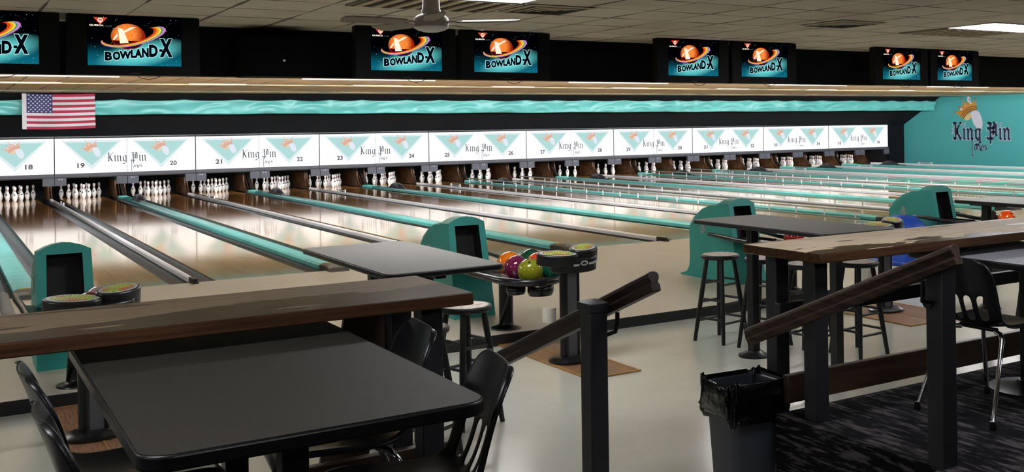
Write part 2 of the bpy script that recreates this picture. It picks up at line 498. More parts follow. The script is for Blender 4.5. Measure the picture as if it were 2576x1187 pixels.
# teal covers over the ball return track within each pair
HW = .118
cp = MB().prism([(-HW, -.03), (HW, -.03), (HW, .035), (HW-.03, .055), (-HW+.03, .055), (-HW, .035)], YEX, .26, 17.9)
cp_me = cp.mesh('cover', TEALCAP, smooth=30)
ce = MB()
ce.grid([[(-HW-.002, yv, -.02), (-HW-.002, yv, zz*.7), (-HW*.7, yv, zz), (HW*.7, yv, zz), (HW+.002, yv, zz*.7), (HW+.002, yv, -.02)]
         for yv, zz in ((.27, .062), (.1, .075), (-.05, .07), (-.16, .045), (-.20, .0))])
ce_me = ce.mesh('end_cap', M('dark_grey_plastic', '#3a3836', .4, var=.2), smooth=50)
yl_me = MB().box(-.075, .06, .14, .20, .071, .0785).mesh('sticker', M('yellow_sticker', '#b5ab5a', .6, var=.2), smooth=0)
cb_me = MB().box(-HW+.01, HW-.01, 0.0, 17.95, -.11, -.02).mesh('base_board', BLACKM, smooth=0)
hm = MB()
hrows = []
for k in range(9):
    u = k/8; yy = -.55+.95*u
    h = .02+.15*max(0, math.sin(PI*min(1, u*1.12)))**.7
    w = .10
    hrows.append([(-w, yy, .0), (-w, yy, h*.55), (-w*.6, yy, h*.92), (0, yy, h), (w*.6, yy, h*.92), (w, yy, h*.55), (w, yy, 0)])
hm.grid(hrows)
hm.add(hrows[0], [tuple(range(7))]); hm.add(hrows[-1], [tuple(range(7))[::-1]])
hm.box(-.09, -.03, -.95, -.5, 0, .03)
hm_me = hm.mesh('ball_lift_hump', M('charcoal_plastic', '#2e2d31', .4, var=.15), smooth=50)
for k in range(-1, 9):
    a, b = 19+2*k, 20+2*k
    t = thing('ball_track_cover', ((k+.5)*P, 0, 0), 0, f'teal ball return cover running between lanes {a} and {b}', 'cover', 'teal ball return covers')
    put('cover', cp_me, t); e = put('end_cap', ce_me, t); put('sticker', yl_me, e); put('base_board', cb_me, t)
    put('ball_lift_hump', hm_me, t, (0.03, 15.55, .05))

# raised bumper ladders in the gutters of two lane pairs
def ladder(x, y0, y1, label):
    t = thing('bumper_rail', (x, 0, 0), 0, label, 'rail', 'raised bumper rails')
    MB().box(-.012, .012, y0, y1, .135, .165).build('top_bar', M('grey_rail_paint', '#8d9a98', .4, var=.1), t, smooth=0)
    MB().box(-.02, .02, y0, y1, .0, .022).build('bottom_bar', M('grey_rail_paint'), t, smooth=0)
    n = int((y1-y0)/.78)
    me = MB().box(-.01, .01, -.012, .012, .02, .137).mesh('upright', M('pale_clip'), smooth=0)
    for i in range(n+1):
        put('upright', me, t, (0, y0+.1+(y1-y0-.2)*i/n, 0))
for lane in (25, 26, 29, 30):
    ladder(lane_x(lane)+LW+.06 if lane % 2 else lane_x(lane)+LW+.10, .5, 17.2, f'raised grey bumper ladder in the right gutter of lane {lane}')

# kickback partitions beside the pin decks
kp = [(18.02, .0), (18.05, .03), (18.14, .08), (18.24, .16), (18.31, .26), (18.35, .36), (18.36, .46), (19.6, .46), (19.6, .0)]
kb_me = MB().prism(kp, XEX, -.018, .018).mesh('kickback_board', KICKW, smooth=30)
ke_me = MB().prism([(18.36, .46), (19.6, .46), (19.6, 1.2), (18.36, 1.2)], XEX, -.018, .018).mesh('upper_board', PITB, smooth=30)
pr_me = MB().bar((0, 18.2, .06), (0, 18.7, .5), .02, .09).mesh('lift_board', KICKW, smooth=0)
pd_me = MB().bar((.05, 18.04, .06), (.05, 18.8, .62), .09, .03).mesh('lift_board', KICKD, smooth=0)
for k in range(-1, 10):
    for half in (0, 1):
        if k == -1 and half == 0: continue
        xx = (k+.5*half)*P; l = 18+2*k+half
        if half and k == 9: continue
        off = .03 if half == 0 else .115
        lab = f'brown wooden kickback partition between the pins of lanes {l} and {l+1}' if l < 36 else 'brown wooden kickback partition on the right of the lane 36 pins'
        t = thing('kickback_partition', (xx, 0, 0), 0, lab, 'partition', 'kickback partitions')
        for s in (-1, 1):
            put('kickback_board', kb_me, t, (s*off, 0, 0)); put('upper_board', ke_me, t, (s*off, 0, 0))
        if half:
            put('lift_board', pr_me, t, (-.03, 0, 0)); put('lift_board', pd_me, t)
# pit floor and curtain
plane_box('trim_2', PITB, XL, XW, 19.46, 20.6, -.3, -.11)
# ------------------------------------------------------------------ lettering drawn with a broad nib
def pen(mb, strokes, y, nib=(.075, .06), sc=1.0, ox=0.0, oz=0.0, mi=0, grow=0.0):
    nx, nz = nib[0]+grow, nib[1]+grow
    for st in strokes:
        for (a, b), (c, d) in zip(st[:-1], st[1:]):
            q4 = [(a-nx, b-nz), (a+nx, b+nz), (c+nx, d+nz), (c-nx, d-nz)]
            # convex hull of the swept nib
            mb.flat([(ox+u*sc, oz+v*sc) for u, v in q4], y, mi)
            if grow:
                for (u, v) in ((a, b), (c, d)):
                    mb.flat([(ox+(u-nx)*sc, oz+(v+nz*.2)*sc), (ox+(u)*sc, oz+(v-nz)*sc), (ox+(u+nx)*sc, oz+(v-nz*.2)*sc), (ox+u*sc, oz+(v+nz)*sc)], y, mi)
LET = {
 'K': ([[(.32, 1.42), (.32, .12)], [(.05, 1.30), (.18, 1.42), (.32, 1.36)], [(.02, .95), (.12, 1.02)], [(.0, .60), (.12, .72)],
        [(.05, .06), (.2, .16), (.36, .06)], [(.46, .80), (.64, 1.16), (.84, 1.42), (.92, 1.36)], [(.46, .72), (.66, .36), (.8, .1), (.92, .14)], [(.5, 1.02), (.5, .62)]], 1.0),
 'i': ([[(.1, .95), (.2, .88), (.2, .14), (.3, .06)], [(.2, 1.22), (.28, 1.34)]], .42),
 'n': ([[(.08, .95), (.18, .86), (.18, .12), (.28, .04)], [(.24, .74), (.44, .93), (.56, .82), (.56, .14), (.68, .05)]], .80),
 'g': ([[(.34, .95), (.16, .80), (.16, .24), (.34, .06), (.52, .22)], [(.34, .93), (.54, .86), (.72, .95)], [(.54, .86), (.54, -.16), (.36, -.36), (.08, -.30)]], .82),
 'P': ([[(.38, 1.40), (.38, -.28)], [(.08, 1.22), (.22, 1.40), (.38, 1.30)], [(.06, .86), (.2, .98), (.3, .9)], [(.02, .24), (.18, .12), (.38, .2), (.6, .1)],
        [(.48, 1.28), (.72, 1.42), (.92, 1.20), (.92, .42), (.62, .14)], [(.54, 1.0), (.78, 1.0)], [(.54, .66), (.78, .66)], [(.66, 1.2), (.66, .4)]], 1.12),
 ' ': ([], .38),
}
LET2 = {
 'L': ([[(.05, 1.25), (.05, -.62)], [(-.02, 1.25), (.16, 1.25)], [(.0, -.62), (.3, -.62)]], .26),
 'a': ([[(.08, .46), (.3, .5), (.36, .34), (.36, .02)], [(.34, .26), (.1, .22), (.08, .06), (.22, .0), (.36, .08)]], .46),
 'n': ([[(.06, .5), (.08, .0)], [(.08, .38), (.26, .5), (.36, .4), (.38, .04), (.46, -.1)]], .44),
 'e': ([[(.1, .24), (.36, .3), (.28, .5), (.1, .4), (.06, .1), (.2, -.06), (.4, .04)]], .42),
 's': ([[(.36, .46), (.16, .5), (.1, .34), (.34, .2), (.32, .02), (.06, .0)]], .42),
}
def word(mb, txt, table, y, w, x0, z0, nib, mi=0, grow=0.0):
    tot = sum(table[c][1] for c in txt); sc = w/tot; x = x0
    for c in txt:
        pen(mb, table[c][0], y, nib, sc, x, z0, mi, grow); x += table[c][1]*sc
    return sc
def lanes_word(mb, y, w, x0, z0, mi=0, nib=(.035, .028), grow=0.0):
    sc = word(mb, 'Lanes', LET2, y, w, x0, z0, nib, mi, grow)
    for dx, dz in ((.45, .84), (.62, .92), (1.62, .86)):
        mb.flat(ell(x0+dx*sc, z0+dz*sc, (.045+grow)*sc, (.05+grow)*sc, n=8), y, mi)

# crown-and-pin emblem, coordinates from its own drawing (1 unit = 1/100)
def em(pts): return [((u-1040)/100.0, (345-v)/100.0) for u, v in pts]
CROWN = em([(800, 345), (855, 325), (880, 310), (872, 285), (855, 268), (905, 264), (930, 240), (942, 200), (915, 152), (965, 195), (1020, 206), (1080, 200),
            (1130, 190), (1160, 162), (1170, 230), (1190, 315), (1130, 318), (1070, 335), (1000, 380), (945, 445), (890, 400)])
CREAM = em([(955, 440), (1000, 385), (1075, 350), (1085, 420), (1040, 455), (985, 464)])
BANDS = [em([(898, 395), (930, 345), (1000, 290), (1090, 258), (1185, 262), (1185, 270), (1092, 267), (1004, 299), (938, 352), (905, 400)]),
         em([(920, 415), (950, 365), (1015, 312), (1100, 280), (1187, 280), (1187, 288), (1102, 289), (1020, 321), (958, 372), (927, 420)]),
         em([(935, 432), (975, 380), (1035, 333), (1110, 304), (1188, 300), (1189, 309), (1112, 313), (1040, 342), (983, 387), (942, 438)])]
def emblem_meshes(pre, cols, emit):
    mk = (lambda n, c: emis(pre+n, c, emit)) if emit else (lambda n, c: M(pre+n, c, .7))
    cm = [mk('crown', cols[0]), mk('crown_line', cols[1]), mk('crown_inside', cols[2]), mk('jewel', cols[4]), mk('pin', cols[3])]
    c = MB(); c.flat(CROWN, 0, 0); c.flat(CREAM, -.01, 2)
    for b in BANDS: c.flat(b, -.02, 1)
    for u, v in ((785, 335), (858, 262), (908, 141), (1158, 150)): c.flat(em(ell(u, v, 15, 16, n=12)), -.01, 1); c.flat(em(ell(u, v, 10, 11, n=12)), -.02, 0)
    for u, v, m in ((1075, 215, 4), (905, 298, 4), (985, 243, 3)): c.flat(em([(u-20, v-14), (u+14, v-18), (u+20, v+12), (u-14, v+18)]), -.03, m)
    cme = c.mesh('crown', cm, smooth=0, fix=False)
    p = MB(); p.flat(em([(1075, 350), (1110, 330), (1160, 320), (1195, 325), (1230, 355), (1262, 420), (1280, 490), (1278, 545), (1250, 580), (1215, 590), (1170, 570), (1125, 520), (1095, 450), (1082, 400)]), -.04, 4)
    p.flat(em(ell(1045, 160, 32, 48, -.3)), -.04, 4); p.flat(em(ell(1058, 165, 8, 9, n=10)), -.05, 1)
    pme = p.mesh('pin', cm, smooth=0, fix=False)
    return cme, pme
wc, wp = emblem_meshes('wallsign_', ('#c98a35', '#5b3b1c', '#dfc98a', '#d7d6e4', '#c79aa0'), 0)
mc, mp = emblem_meshes('mask_', ('#e8b9a4', '#d3a08c', '#ecd0b0', '#e4ebf8', '#f3e0d8'), 1.0)

# ------------------------------------------------------------------ masking units
EP = emis('mask_white', '#f7fafc', E_PANEL)  # panels and their print are plain emitters
ET = emis('mask_triangle', '#b4dedb', 1.0); EB = emis('mask_border', '#e4f0f4', 1.0); EG = emis('mask_grey_ink', '#73757c', .7)
HH = ZM1-ZM0
pan_me = MB().box(-P/4+.012, P/4-.005, 0, .12, ZM0, ZM1).mesh('panel', EP, smooth=0)
fr_me = MB().prism([(-.02, .60), (-.05, .63), (-.05, .70), (-.01, ZM0), (.12, ZM0), (.12, .60)], XEX, -P/2+.004, P/2-.004).mesh('lower_frame', MASKF, smooth=0)
tb = MB().box(-.262, -.006, -.07, .0, .415, .612)
tab_me = tb.mesh('tab', M('tab_grey', '#55565f', .6, var=.1), smooth=0)
tb2 = MB().box(.006, .262, -.07, .0, .415, .612); 
for s in (.09, .16): tb2.lathe([(.012, 0), (.010, .004)], (s, 0, 0), 8)
tab2_me = MB().box(.006, .262, -.07, .0, .415, .612).mesh('tab', M('tab_grey'), smooth=0)
bolt_me = MB().box(-.012, .012, -.076, -.07, -.012, .012).mesh('bolt', STEEL, smooth=0)
bk_me = MB().box(-P/2+.004, P/2-.004, .121, .2, .60, ZM1).mesh('back_box', BLACKM, smooth=0)
def tri_mesh():
    m = MB(); b = .09
    m.flat([(-.605-b, .05), (.605+b, .05), (0, -.59-b*1.25)], -.004, 1)
    m.flat([(-.605, .0), (.605, .0), (0, -.59)], -.008, 0)
    return m.mesh('triangle_emblem', [ET, EB], smooth=0, fix=False)
tri_me = tri_mesh()
kb = MB(); word(kb, 'King Pin', LET, -.004, .95, -.48, ZM1-.70*HH, (.075, .055)); kp_me = kb.mesh('lettering', EG, smooth=0, fix=False)
lb = MB(); lanes_word(lb, -.004, .26, .10, ZM1-.875*HH, nib=(.05, .04)); ln_me = lb.mesh('lettering', EG, smooth=0, fix=False)
lb_me = MB().box(-1.5, 1.5, -.062, .05, .022, .05).mesh('lamp_batten', FIXW, smooth=0)
lt2_me = MB().box(-1.4, 1.4, -.03, .03, -.02, .02).mesh('lamp_tube', emis('pin_tube', '#fffaf6', L_PIN), smooth=0)
cv_me = MB().prism([(.0, ZM1+.004), (-.10, ZM1+.004), (-.10, ZM1+.05), (-.093, ZM1+.05), (-.093, ZM1+.012), (.0, ZM1+.012)], XEX, -P/2+.004, P/2-.004).mesh('added_cove_trough', BLACKM, smooth=0)
ct_me = MB().tube([(-1.55, -.045, ZM1+.026), (1.55, -.045, ZM1+.026)], .013, 10).mesh('added_cove_tube', emis('added_cove_light', '#fffaf4', L_COVE), smooth=60)
ss_me = MB().box(.0, .018, -.006, .1, ZM0, ZM1).mesh('seam_strip', M('seam_dark', '#2c2d31', .6), smooth=0)
sn_me = MB().box(-.005, .005, -.003, .1, ZM0, ZM1).mesh('seam_strip', M('seam_grey', '#8b8d92', .6), smooth=0)
def num_mesh(s):
    m = MB(); glyph_into(m, s, EG, -.085, .085, 0, .125, -.004, .035); return m.mesh('number', EG, smooth=0, fix=False)
for k in range(-1, 9):
    a, b = 19+2*k, 20+2*k
    t = thing('masking_unit', ((k+.5)*P, YM, 0), 0, f'white masking panel with numbers {a} and {b} above the pins', 'masking panel', 'masking panels above the pins')
    for s in (-1, 1):
        pn = put('panel', pan_me, t, (s*P/4, 0, 0))
        tr = put('triangle_emblem', tri_me, t, (s*.245*P, 0, ZM1-.135*HH))
        c = put('crown', mc, tr, (-.02, -.012, -.15), (0, 0, 0), (.092, .05, .092)); c = put('pin', mp, tr, (-.02, -.012, -.15), (0, 0, 0), (.092, .05, .092))
        put('number', num_mesh(str(a if s < 0 else b)), t, (-.32*P if s < 0 else .335*P, 0, ZM1-.85*HH))
    cv = put('added_cove_trough', cv_me, t); put('added_cove_tube', ct_me, cv)  # unseen uplight, added to brighten lane ceiling, banner and flag
    put('seam_strip', ss_me, t, (-P/2, 0, 0)); put('seam_strip', sn_me, t)
    put('lettering', kp_me, t); put('lettering', ln_me, t)
    put('lower_frame', fr_me, t); put('back_box', bk_me, t)
    for xx, me in ((-P/2, tab2_me), (P/2, tab_me), (0, tab_me), (0, tab2_me)): put('tab', me, t, (xx, 0, 0))
    for xx in (-P/2+.10, -P/2+.16, .09, .15): put('bolt', bolt_me, t, (xx, 0, .575))

    lp = put('lamp_batten', lb_me, t, (0, .26, .80)); put('lamp_tube', lt2_me, lp)
# teal banner hung along the bulkhead
rows = []
NX = 520
knots = [XL+.2]
while knots[-1] < XW-.3: knots.append(knots[-1]+random.uniform(.7, 1.5))
def sag(x):
    for a, b in zip(knots[:-1], knots[1:]):
        if a <= x < b: u = (x-a)/(b-a); return math.sin(PI*u), u, b-a
    return 0, 0, 1
nz = 13
for j in range(nz):
    v = j/(nz-1); r = []
    for i in range(NX+1):
        x = XL+.1+(XW-.15-XL-.1)*i/NX; s_, u, w_ = sag(x)
        top = 2.545-.035*s_; bot = 2.175-.025*(x/30)-.006*math.sin(x*2.1)
        z = top+(bot-top)*v
        fold = .035*math.sin(7*v+2.4*s_*(1-v)+x*1.1)*(1-.3*v) + .02*math.sin(13*v*s_+x*3.7+2*math.sin(x*1.7))
        y = 15.22+.28*v*.25-.03*math.sin(PI*v)*s_ + fold*.8*s_**.5
        r.append((x, y, z))
    rows.append(r)
BAN = M('teal_satin_fabric', '#5cb0a9', .38, var=.1, vscale=3, spec=.6)
o = MB().grid(rows).build('fabric_banner', BAN, smooth=80)
o.modifiers.new('solid', 'SOLIDIFY').thickness = .004
tag(o, 'long wrinkled teal fabric banner hung above the white masking panels', 'banner')

# flag
FX0, FX1, FZ0, FZ1 = -.80, .71, 1.845, 2.675
def fpt(u, v):
    x = FX0+(FX1-FX0)*u; z = FZ0+(FZ1-FZ0)*v
    w = (.035*math.sin(5.2*u+1.2*v)+.02*math.sin(11*u-3*v))*(.4+.6*(1-v))
    return (x, 15.04+w, z-.018*math.sin(PI*u)*1.0+.012*u*(1-v))
def fsheet(mb, u0, u1, v0, v1, nu, nv, mi, off=0.0):
    rws = [[tuple(c-(off if k == 1 else 0) for k, c in enumerate(fpt(u0+(u1-u0)*i/nu, v0+(v1-v0)*j/nv))) for i in range(nu+1)] for j in range(nv+1)]
    mb.grid(rws, mi)
FR = M('flag_red', '#96203a', .8, var=.1, vscale=20); FWH = M('flag_white', '#bcb9bb', .8, var=.06, vscale=20); FB = M('flag_blue', '#25295c', .8, var=.15, vscale=20)
t = thing('flag', (0, 0, 0), 0, 'red white and blue striped flag with stars hanging from the ceiling edge', 'flag')
m = MB()
for k in range(13):
    v1 = 1-k/13; v0 = 1-(k+1)/13
    fsheet(m, .06 if k > 6 else .41, 1, v0, v1, 24, 2, k % 2)
m.build('striped_field', [FR, FWH], t, smooth=60, fix=False)
m = MB(); fsheet(m, .06, .41, 6/13, 1, 12, 8, 0); m.build('canton', FB, t, smooth=60, fix=False)
m = MB()
for r in range(9):
    for c in range(6 if r % 2 == 0 else 5):
        cu = .06+.35*((c+(.5 if r % 2 == 0 else 1.0))/6); cv = 6/13+7/13*(1-(r+.7)/9.4)
        x, y, z = fpt(cu, cv); pts = []
        for q5 in range(10):
            rr = .026 if q5 % 2 == 0 else .011; an = PI/2+q5*PI/5; pts.append((x+rr*math.cos(an), y-.006, z+rr*math.sin(an)))
        m.add(pts, [tuple(range(10))])
m.build('stars', FWH, t, smooth=0, fix=False)
m = MB(); fsheet(m, 0, .06, 0, 1.0, 2, 8, 0); m.build('header_strip', FWH, t, smooth=60, fix=False)

# painted logo on the teal side wall
t = thing('wall_sign', (XW-.004, 13.17, 0), -PI/2, 'crown and pin logo with dark King Pin Lanes lettering on the teal side wall', 'sign')
put('crown', wc, t, (-.56, 0, 2.05), (0, 0, 0), (.268, .02, .268)); put('pin', wp, t, (-.56, 0, 2.05), (0, 0, 0), (.268, .02, .268))
INK = M('navy_ink', '#1c2440', .7); OUT = M('pale_ink_outline', '#b9c6de', .7)
m = MB(); word(m, 'King Pin', LET, 0.0, 2.72, -1.36, .97, (.085, .06), 0, grow=.05); m.build('lettering_outline', OUT, t, smooth=0, fix=False)
m = MB(); word(m, 'King Pin', LET, -.003, 2.72, -1.36, .97, (.085, .06)); m.build('lettering', INK, t, smooth=0, fix=False)
m = MB(); lanes_word(m, 0.0, .72, -.44, .60, nib=(.05, .035), grow=.03); m.build('lettering_outline', OUT, t, smooth=0, fix=False)
m = MB(); lanes_word(m, -.003, .72, -.44, .60, nib=(.05, .035)); m.build('lettering', INK, t, smooth=0, fix=False)

# ------------------------------------------------------------------ overhead monitors
def screen_mat():
    q = NT('screen_picture', .5); x, y, z = q.xyz()
    # x in [-.345,.345], z in [0,.395]
    base = q.mix(q.rng(z, .02, .17), '#0c7187', '#021822')
    base = q.mix(q.rng(z, .09, .21), base, '#000104')
    dx = q.math('DIVIDE', q.math('SUBTRACT', x, .05), .26); dz = q.math('DIVIDE', q.math('SUBTRACT', z, q.math('ADD', .085, q.math('MULTIPLY', x, .22))), .085)
    r2 = q.math('ADD', q.math('MULTIPLY', dx, dx), q.math('MULTIPLY', dz, dz))
    g = q.rng(r2, .15, 1.9, 1.0, 0.0)
    col = q.mix(q.math('POWER', g, 1.5), base, '#6be4e4')
    e = q.n('ShaderNodeEmission'); q.l(col, e.inputs[0]); e.inputs[1].default_value = 0.85
    q.l(e.outputs[0], q.t.nodes['Material Output'].inputs[0]); return q.m
SCR = screen_mat()
def planet_mat():
    q = NT('planet_picture', .5); x, y, z = q.xyz()
    st = q.noise(60, (1.0, 1, 4.0), 3)
    dx = q.math('ADD', x, .07); dz = q.math('SUBTRACT', z, .25)
    r = q.math('SQRT', q.math('ADD', q.math('MULTIPLY', dx, dx), q.math('MULTIPLY', dz, dz)))
    col = q.mix(q.rng(st, .35, .65), '#fb9a45', '#e8641f')
    col = q.mix(q.rng(r, .06, .125), col, '#8c1c08')
    e = q.n('ShaderNodeEmission'); q.l(col, e.inputs[0]); e.inputs[1].default_value = 1.2
    q.l(e.outputs[0], q.t.nodes['Material Output'].inputs[0]); return q.m
PLM = planet_mat()
K = .69/1415.0
def sp(pts): return [((u-922)*K, (930-v)*K) for u, v in pts]
sc_me = MB().flat([(-.345, 0), (.345, 0), (.345, .398), (-.345, .398)], 0).mesh('screen', SCR, smooth=0, fix=False)
m = MB(); m.flat(sp(ell(815, 450, 262, 212)), -.001, 0)
m.flat(sp(ell(815, 450, 255, 204, 0, 20, 20, 160)), -.0012, 3)
CRM = emis('cream_light', '#fff3dc', 1.05)
m.flat(sp([(660, 312), (735, 326), (822, 556), (690, 566)]), -.002, 1); m.flat(sp([(722, 372), (862, 292), (935, 290), (742, 400)]), -.002, 1)
m.flat(sp([(585, 498), (650, 405), (664, 440), (602, 516)]), -.002, 1)
pl_me = m.mesh('planet', [PLM, CRM, emis('maroon_light', '#3d0b1e', .8), emis('maroon_light', '#3d0b1e', .8)], smooth=0, fix=False)
ringc = [emis('ring_'+c, h, 1.0) for c, h in (('red', '#d9441c'), ('orange', '#f39a25'), ('yellow', '#f8e14a'), ('green', '#3d9a5a'), ('violet', '#c87fd0'))]
m = MB()
OUTR = [(405, 545), (418, 585), (470, 613), (560, 632), (680, 638), (800, 622), (920, 595), (1050, 555), (1170, 505), (1280, 445), (1350, 390), (1390, 335), (1385, 295), (1350, 270), (1290, 262)]
INR = [(428, 520), (443, 550), (490, 575), (570, 592), (680, 590), (790, 572), (900, 545), (1000, 510), (1080, 470), (1140, 430), (1185, 388), (1205, 345), (1195, 312), (1170, 296), (1140, 290)]
CUT = [0, .24, .46, .62, .74, 1.0]
for i in range(len(OUTR)-1):
    for s_i in range(5):
        pt = lambda j, f: (INR[j][0]+(OUTR[j][0]-INR[j][0])*f, INR[j][1]+(OUTR[j][1]-INR[j][1])*f)
        m.flat(sp([pt(i, CUT[s_i]), pt(i+1, CUT[s_i]), pt(i+1, CUT[s_i+1]), pt(i, CUT[s_i+1])]), -.003, s_i)
rg_me = m.mesh('ring', ringc, smooth=0, fix=False)
LK = emis('letter_black', '#03101c', .5); LWH = emis('letter_glow', '#bff4f6', 1.0)
BOX = [('B', 462, 572, 705, 852), ('O', 578, 694, 698, 842), ('W', 676, 858, 688, 822), ('L', 848, 922, 660, 802), ('A', 906, 1022, 648, 798), ('N', 1016, 1122, 630, 788),
       ('D', 1126, 1262, 572, 778), ('-', 1284, 1336, 642, 690), ('X', 1290, 1490, 468, 775)]
m = MB()
for ch, u0, u1, v0, v1 in BOX:
    a, b = sp([(u0-9, v1+9), (u1+9, v0-9)]); glyph_into(m, ch, LWH, a[0], b[0], a[1], b[1], -.002, .10, 1)
for ch, u0, u1, v0, v1 in BOX:
    a, b = sp([(u0, v1), (u1, v0)]); glyph_into(m, ch, LK, a[0], b[0], a[1], b[1], -.003, .06, 0)
lt_me = m.mesh('lettering', [LK, LWH], smooth=0, fix=False)
m = MB(); m.flat(sp([(298, 148), (508, 148), (402, 268)]), -.001, 0)
c1 = ell(402, 195, 40, 38, 0, 20); c2 = ell(402, 195, 25, 23, 0, 20)
for i in range(20):
    j = (i+1) % 20; m.flat(sp([c1[i], c1[j], c2[j], c2[i]]), -.002, 1)
m.flat(sp([(392, 195), (412, 195), (406, 245), (398, 245)]), -.002, 1)
a, b = sp([(240, 298), (452, 266)]); glyph_into(m, 'QUBICA', CRM, a[0], b[0], a[1], b[1], -.002, .04, 1)
a, b = sp([(468, 304), (565, 274)]); glyph_into(m, 'AMF', CRM, a[0], b[0], a[1], b[1], -.002, .02, 2)
lg_me = m.mesh('logo', [emis('logo_red', '#e2452c', 1.0), CRM, emis('logo_dim', '#35514a', .6)], smooth=0, fix=False)
m = MB(); rs = random.Random(3)
for i in range(70):
    u, v = rs.uniform(235, 1610), rs.uniform(140, 920); r = rs.choice((3, 3, 4, 6))
    m.flat(sp([(u-r, v), (u, v-r), (u+r, v), (u, v+r)]), -.0005, 0)
st_me = m.mesh('stars', emis('star_white', '#d5eef2', .8), smooth=0, fix=False)
mh = MB().box(-.487, .487, 0.0, .09, 0, .475).mesh('housing', M('monitor_black', '#050608', .55, var=.1, spec=.2), smooth=0)
mbz = MB().box(-.487, .487, -.008, 0, 0, .075).box(-.487, -.352, -.008, 0, .075, .475).box(.352, .487, -.008, 0, .075, .475).mesh('bezel', M('monitor_black'), smooth=0)
mlg = MB().box(-.04, .04, -.0095, -.008, .012, .019).mesh('maker_badge', M('badge_grey', '#3a3b40', .4), smooth=0)
mm = MB().box(-.05, .05, .09, .72, .2, .28).box(-.03, .03, .3, .36, .28, .49).mesh('mount', BLACKM, smooth=0)
mcl = MB().tube([(-.09, .03, .005), (-.06, .03, -.02), (0, .03, -.032), (.06, .03, -.018), (.1, .03, .005)], .003, 6).mesh('cable', BLACKP)
clip_me = MB().box(-.022, .022, -.01, .01, -.05, 0).mesh('bracket', FIXW, smooth=0)
first = None
for k in range(-1, 4):
    for s in (-1, 1):
        n = 19+2*k+(s > 0)
        if n > 24: continue
        xx = (k+.5)*P+.03+s*.513
        lab = f'black overhead monitor with a planet picture above the approach of lane {n}'
        if k == -1 and s < 0: lab = 'black overhead monitor cut off by the left edge of the photo'
        t = thing('monitor', (xx, -3.72, 2.218), 0, lab, 'monitor', 'overhead monitors')
        put('housing', mh, t); put('bezel', mbz, t); put('maker_badge', mlg, t); put('mount', mm, t); put('cable', mcl, t, (.1, 0, 0))
        if s < 0: put('bracket', clip_me, t, (.513, .05, .482))
        sc_ = put('screen', sc_me, t, (0, -.002, .077))
        for nm, me in (('planet', pl_me), ('ring', rg_me), ('lettering', lt_me), ('logo', lg_me), ('stars', st_me)): put(nm, me, sc_)
# blank black equipment box on the soffit
t = thing('equipment_box', (.12, -3.0, 2.25), 0, 'blank black box on the soffit between the left and middle monitors', 'box')
MB().box(-.30, .30, -.35, 0, -.008, .36).build('case', M('box_black', '#050608', .85, var=.2, spec=.15), t, bevel=.01)
MB().box(.03, .05, -.354, -.35, .13, .145).build('indicator', STEEL, t, smooth=0)
# ------------------------------------------------------------------ ceiling fixtures
def troffer(x0, x1, y0, y1, L, label, group='ceiling lights', power=None):
    cx, cy = (x0+x1)/2, (y0+y1)/2
    t = thing('ceiling_light', (cx, cy, ZC), 0, label, 'light', group)
    w, d = (x1-x0)/2, (y1-y0)/2
    f = MB(); f.box(-w, w, -d, -d+.02, -.012, .0).box(-w, w, d-.02, d, -.012, 0).box(-w, -w+.02, -d+.02, d-.02, -.012, 0).box(w-.02, w, -d+.02, d-.02, -.012, 0)
    f.build('frame', FIXW, t, smooth=0)
    MB().box(-w+.02, w-.02, -d+.02, d-.02, -.008, -.001).build('diffuser', emis('diffuser_%.2f' % L, '#f8f9ff', L), t, smooth=0)
    return t
troffer(0.0, 1.215, -6.58, -5.97, L_TROFFER, 'bright ceiling light panel above the ceiling fan at the top edge')
troffer(5.97, 7.185, -6.58, -5.99, L_TROFFER, 'bright ceiling light panel at the right, beside a ribbed grille')
for i, x in enumerate((-6.0, 12.0, 18.0, 24.0)):
    troffer(x, x+1.215, -6.58, -5.97, L_TROFFER, f'ceiling light panel over the concourse outside the picture, {("left", "first right", "second right", "third right")[i]}')
for i, x in enumerate((-8.0, -2.0, 4.0, 10.0)):
    troffer(x, x+1.215, -13.9, -13.3, L_BACK, f'ceiling light panel behind the camera, {("far left", "left", "right", "far right")[i]}')
def washer(x0, x1, y, L, label, group):  # added unseen lamp, tilted to throw light toward the pins
    t = thing('ceiling_light', ((x0+x1)/2, y, ZC), 0, label, 'light', group); w = (x1-x0)/2
    MB().prism([(-.06, 0), (-.06, -.02), (.0, -.10), (.012, -.092), (-.045, -.015), (-.045, 0)], XEX, -w, w).build('reflector', FIXW, t, smooth=0)
    MB().prism([(-.035, -.018), (.016, -.086), (.026, -.078), (-.025, -.010)], XEX, -w+.03, w-.03).build('diffuser', emis('diffuser_%.2f' % L, '#f8f9ff', L), t, smooth=0)
def batten(x0, x1, y, L, label, group):
    t = thing('ceiling_light', ((x0+x1)/2, y, ZC), 0, label, 'light', group); w = (x1-x0)/2
    MB().box(-w, w, -.03, .03, -.05, 0).build('batten', FIXW, t, smooth=0)
    e = emis('tube_%.2f' % L, '#fafaff', L)
    for s in (-1, 1): MB().tube([(-w+.04, s*.055, -.075), (w-.04, s*.055, -.075)], .019, 10).build('tube', e, t)
for i, x in enumerate((-7.6, -3.6, .4, 4.4, 8.4)):  # unseen row added to lift the dark foreground
    troffer(x, x+1.215, -10.6, -9.99, L_BACK, f'added ceiling light panel over the carpeted platform above the picture, number {i+1} from the left')
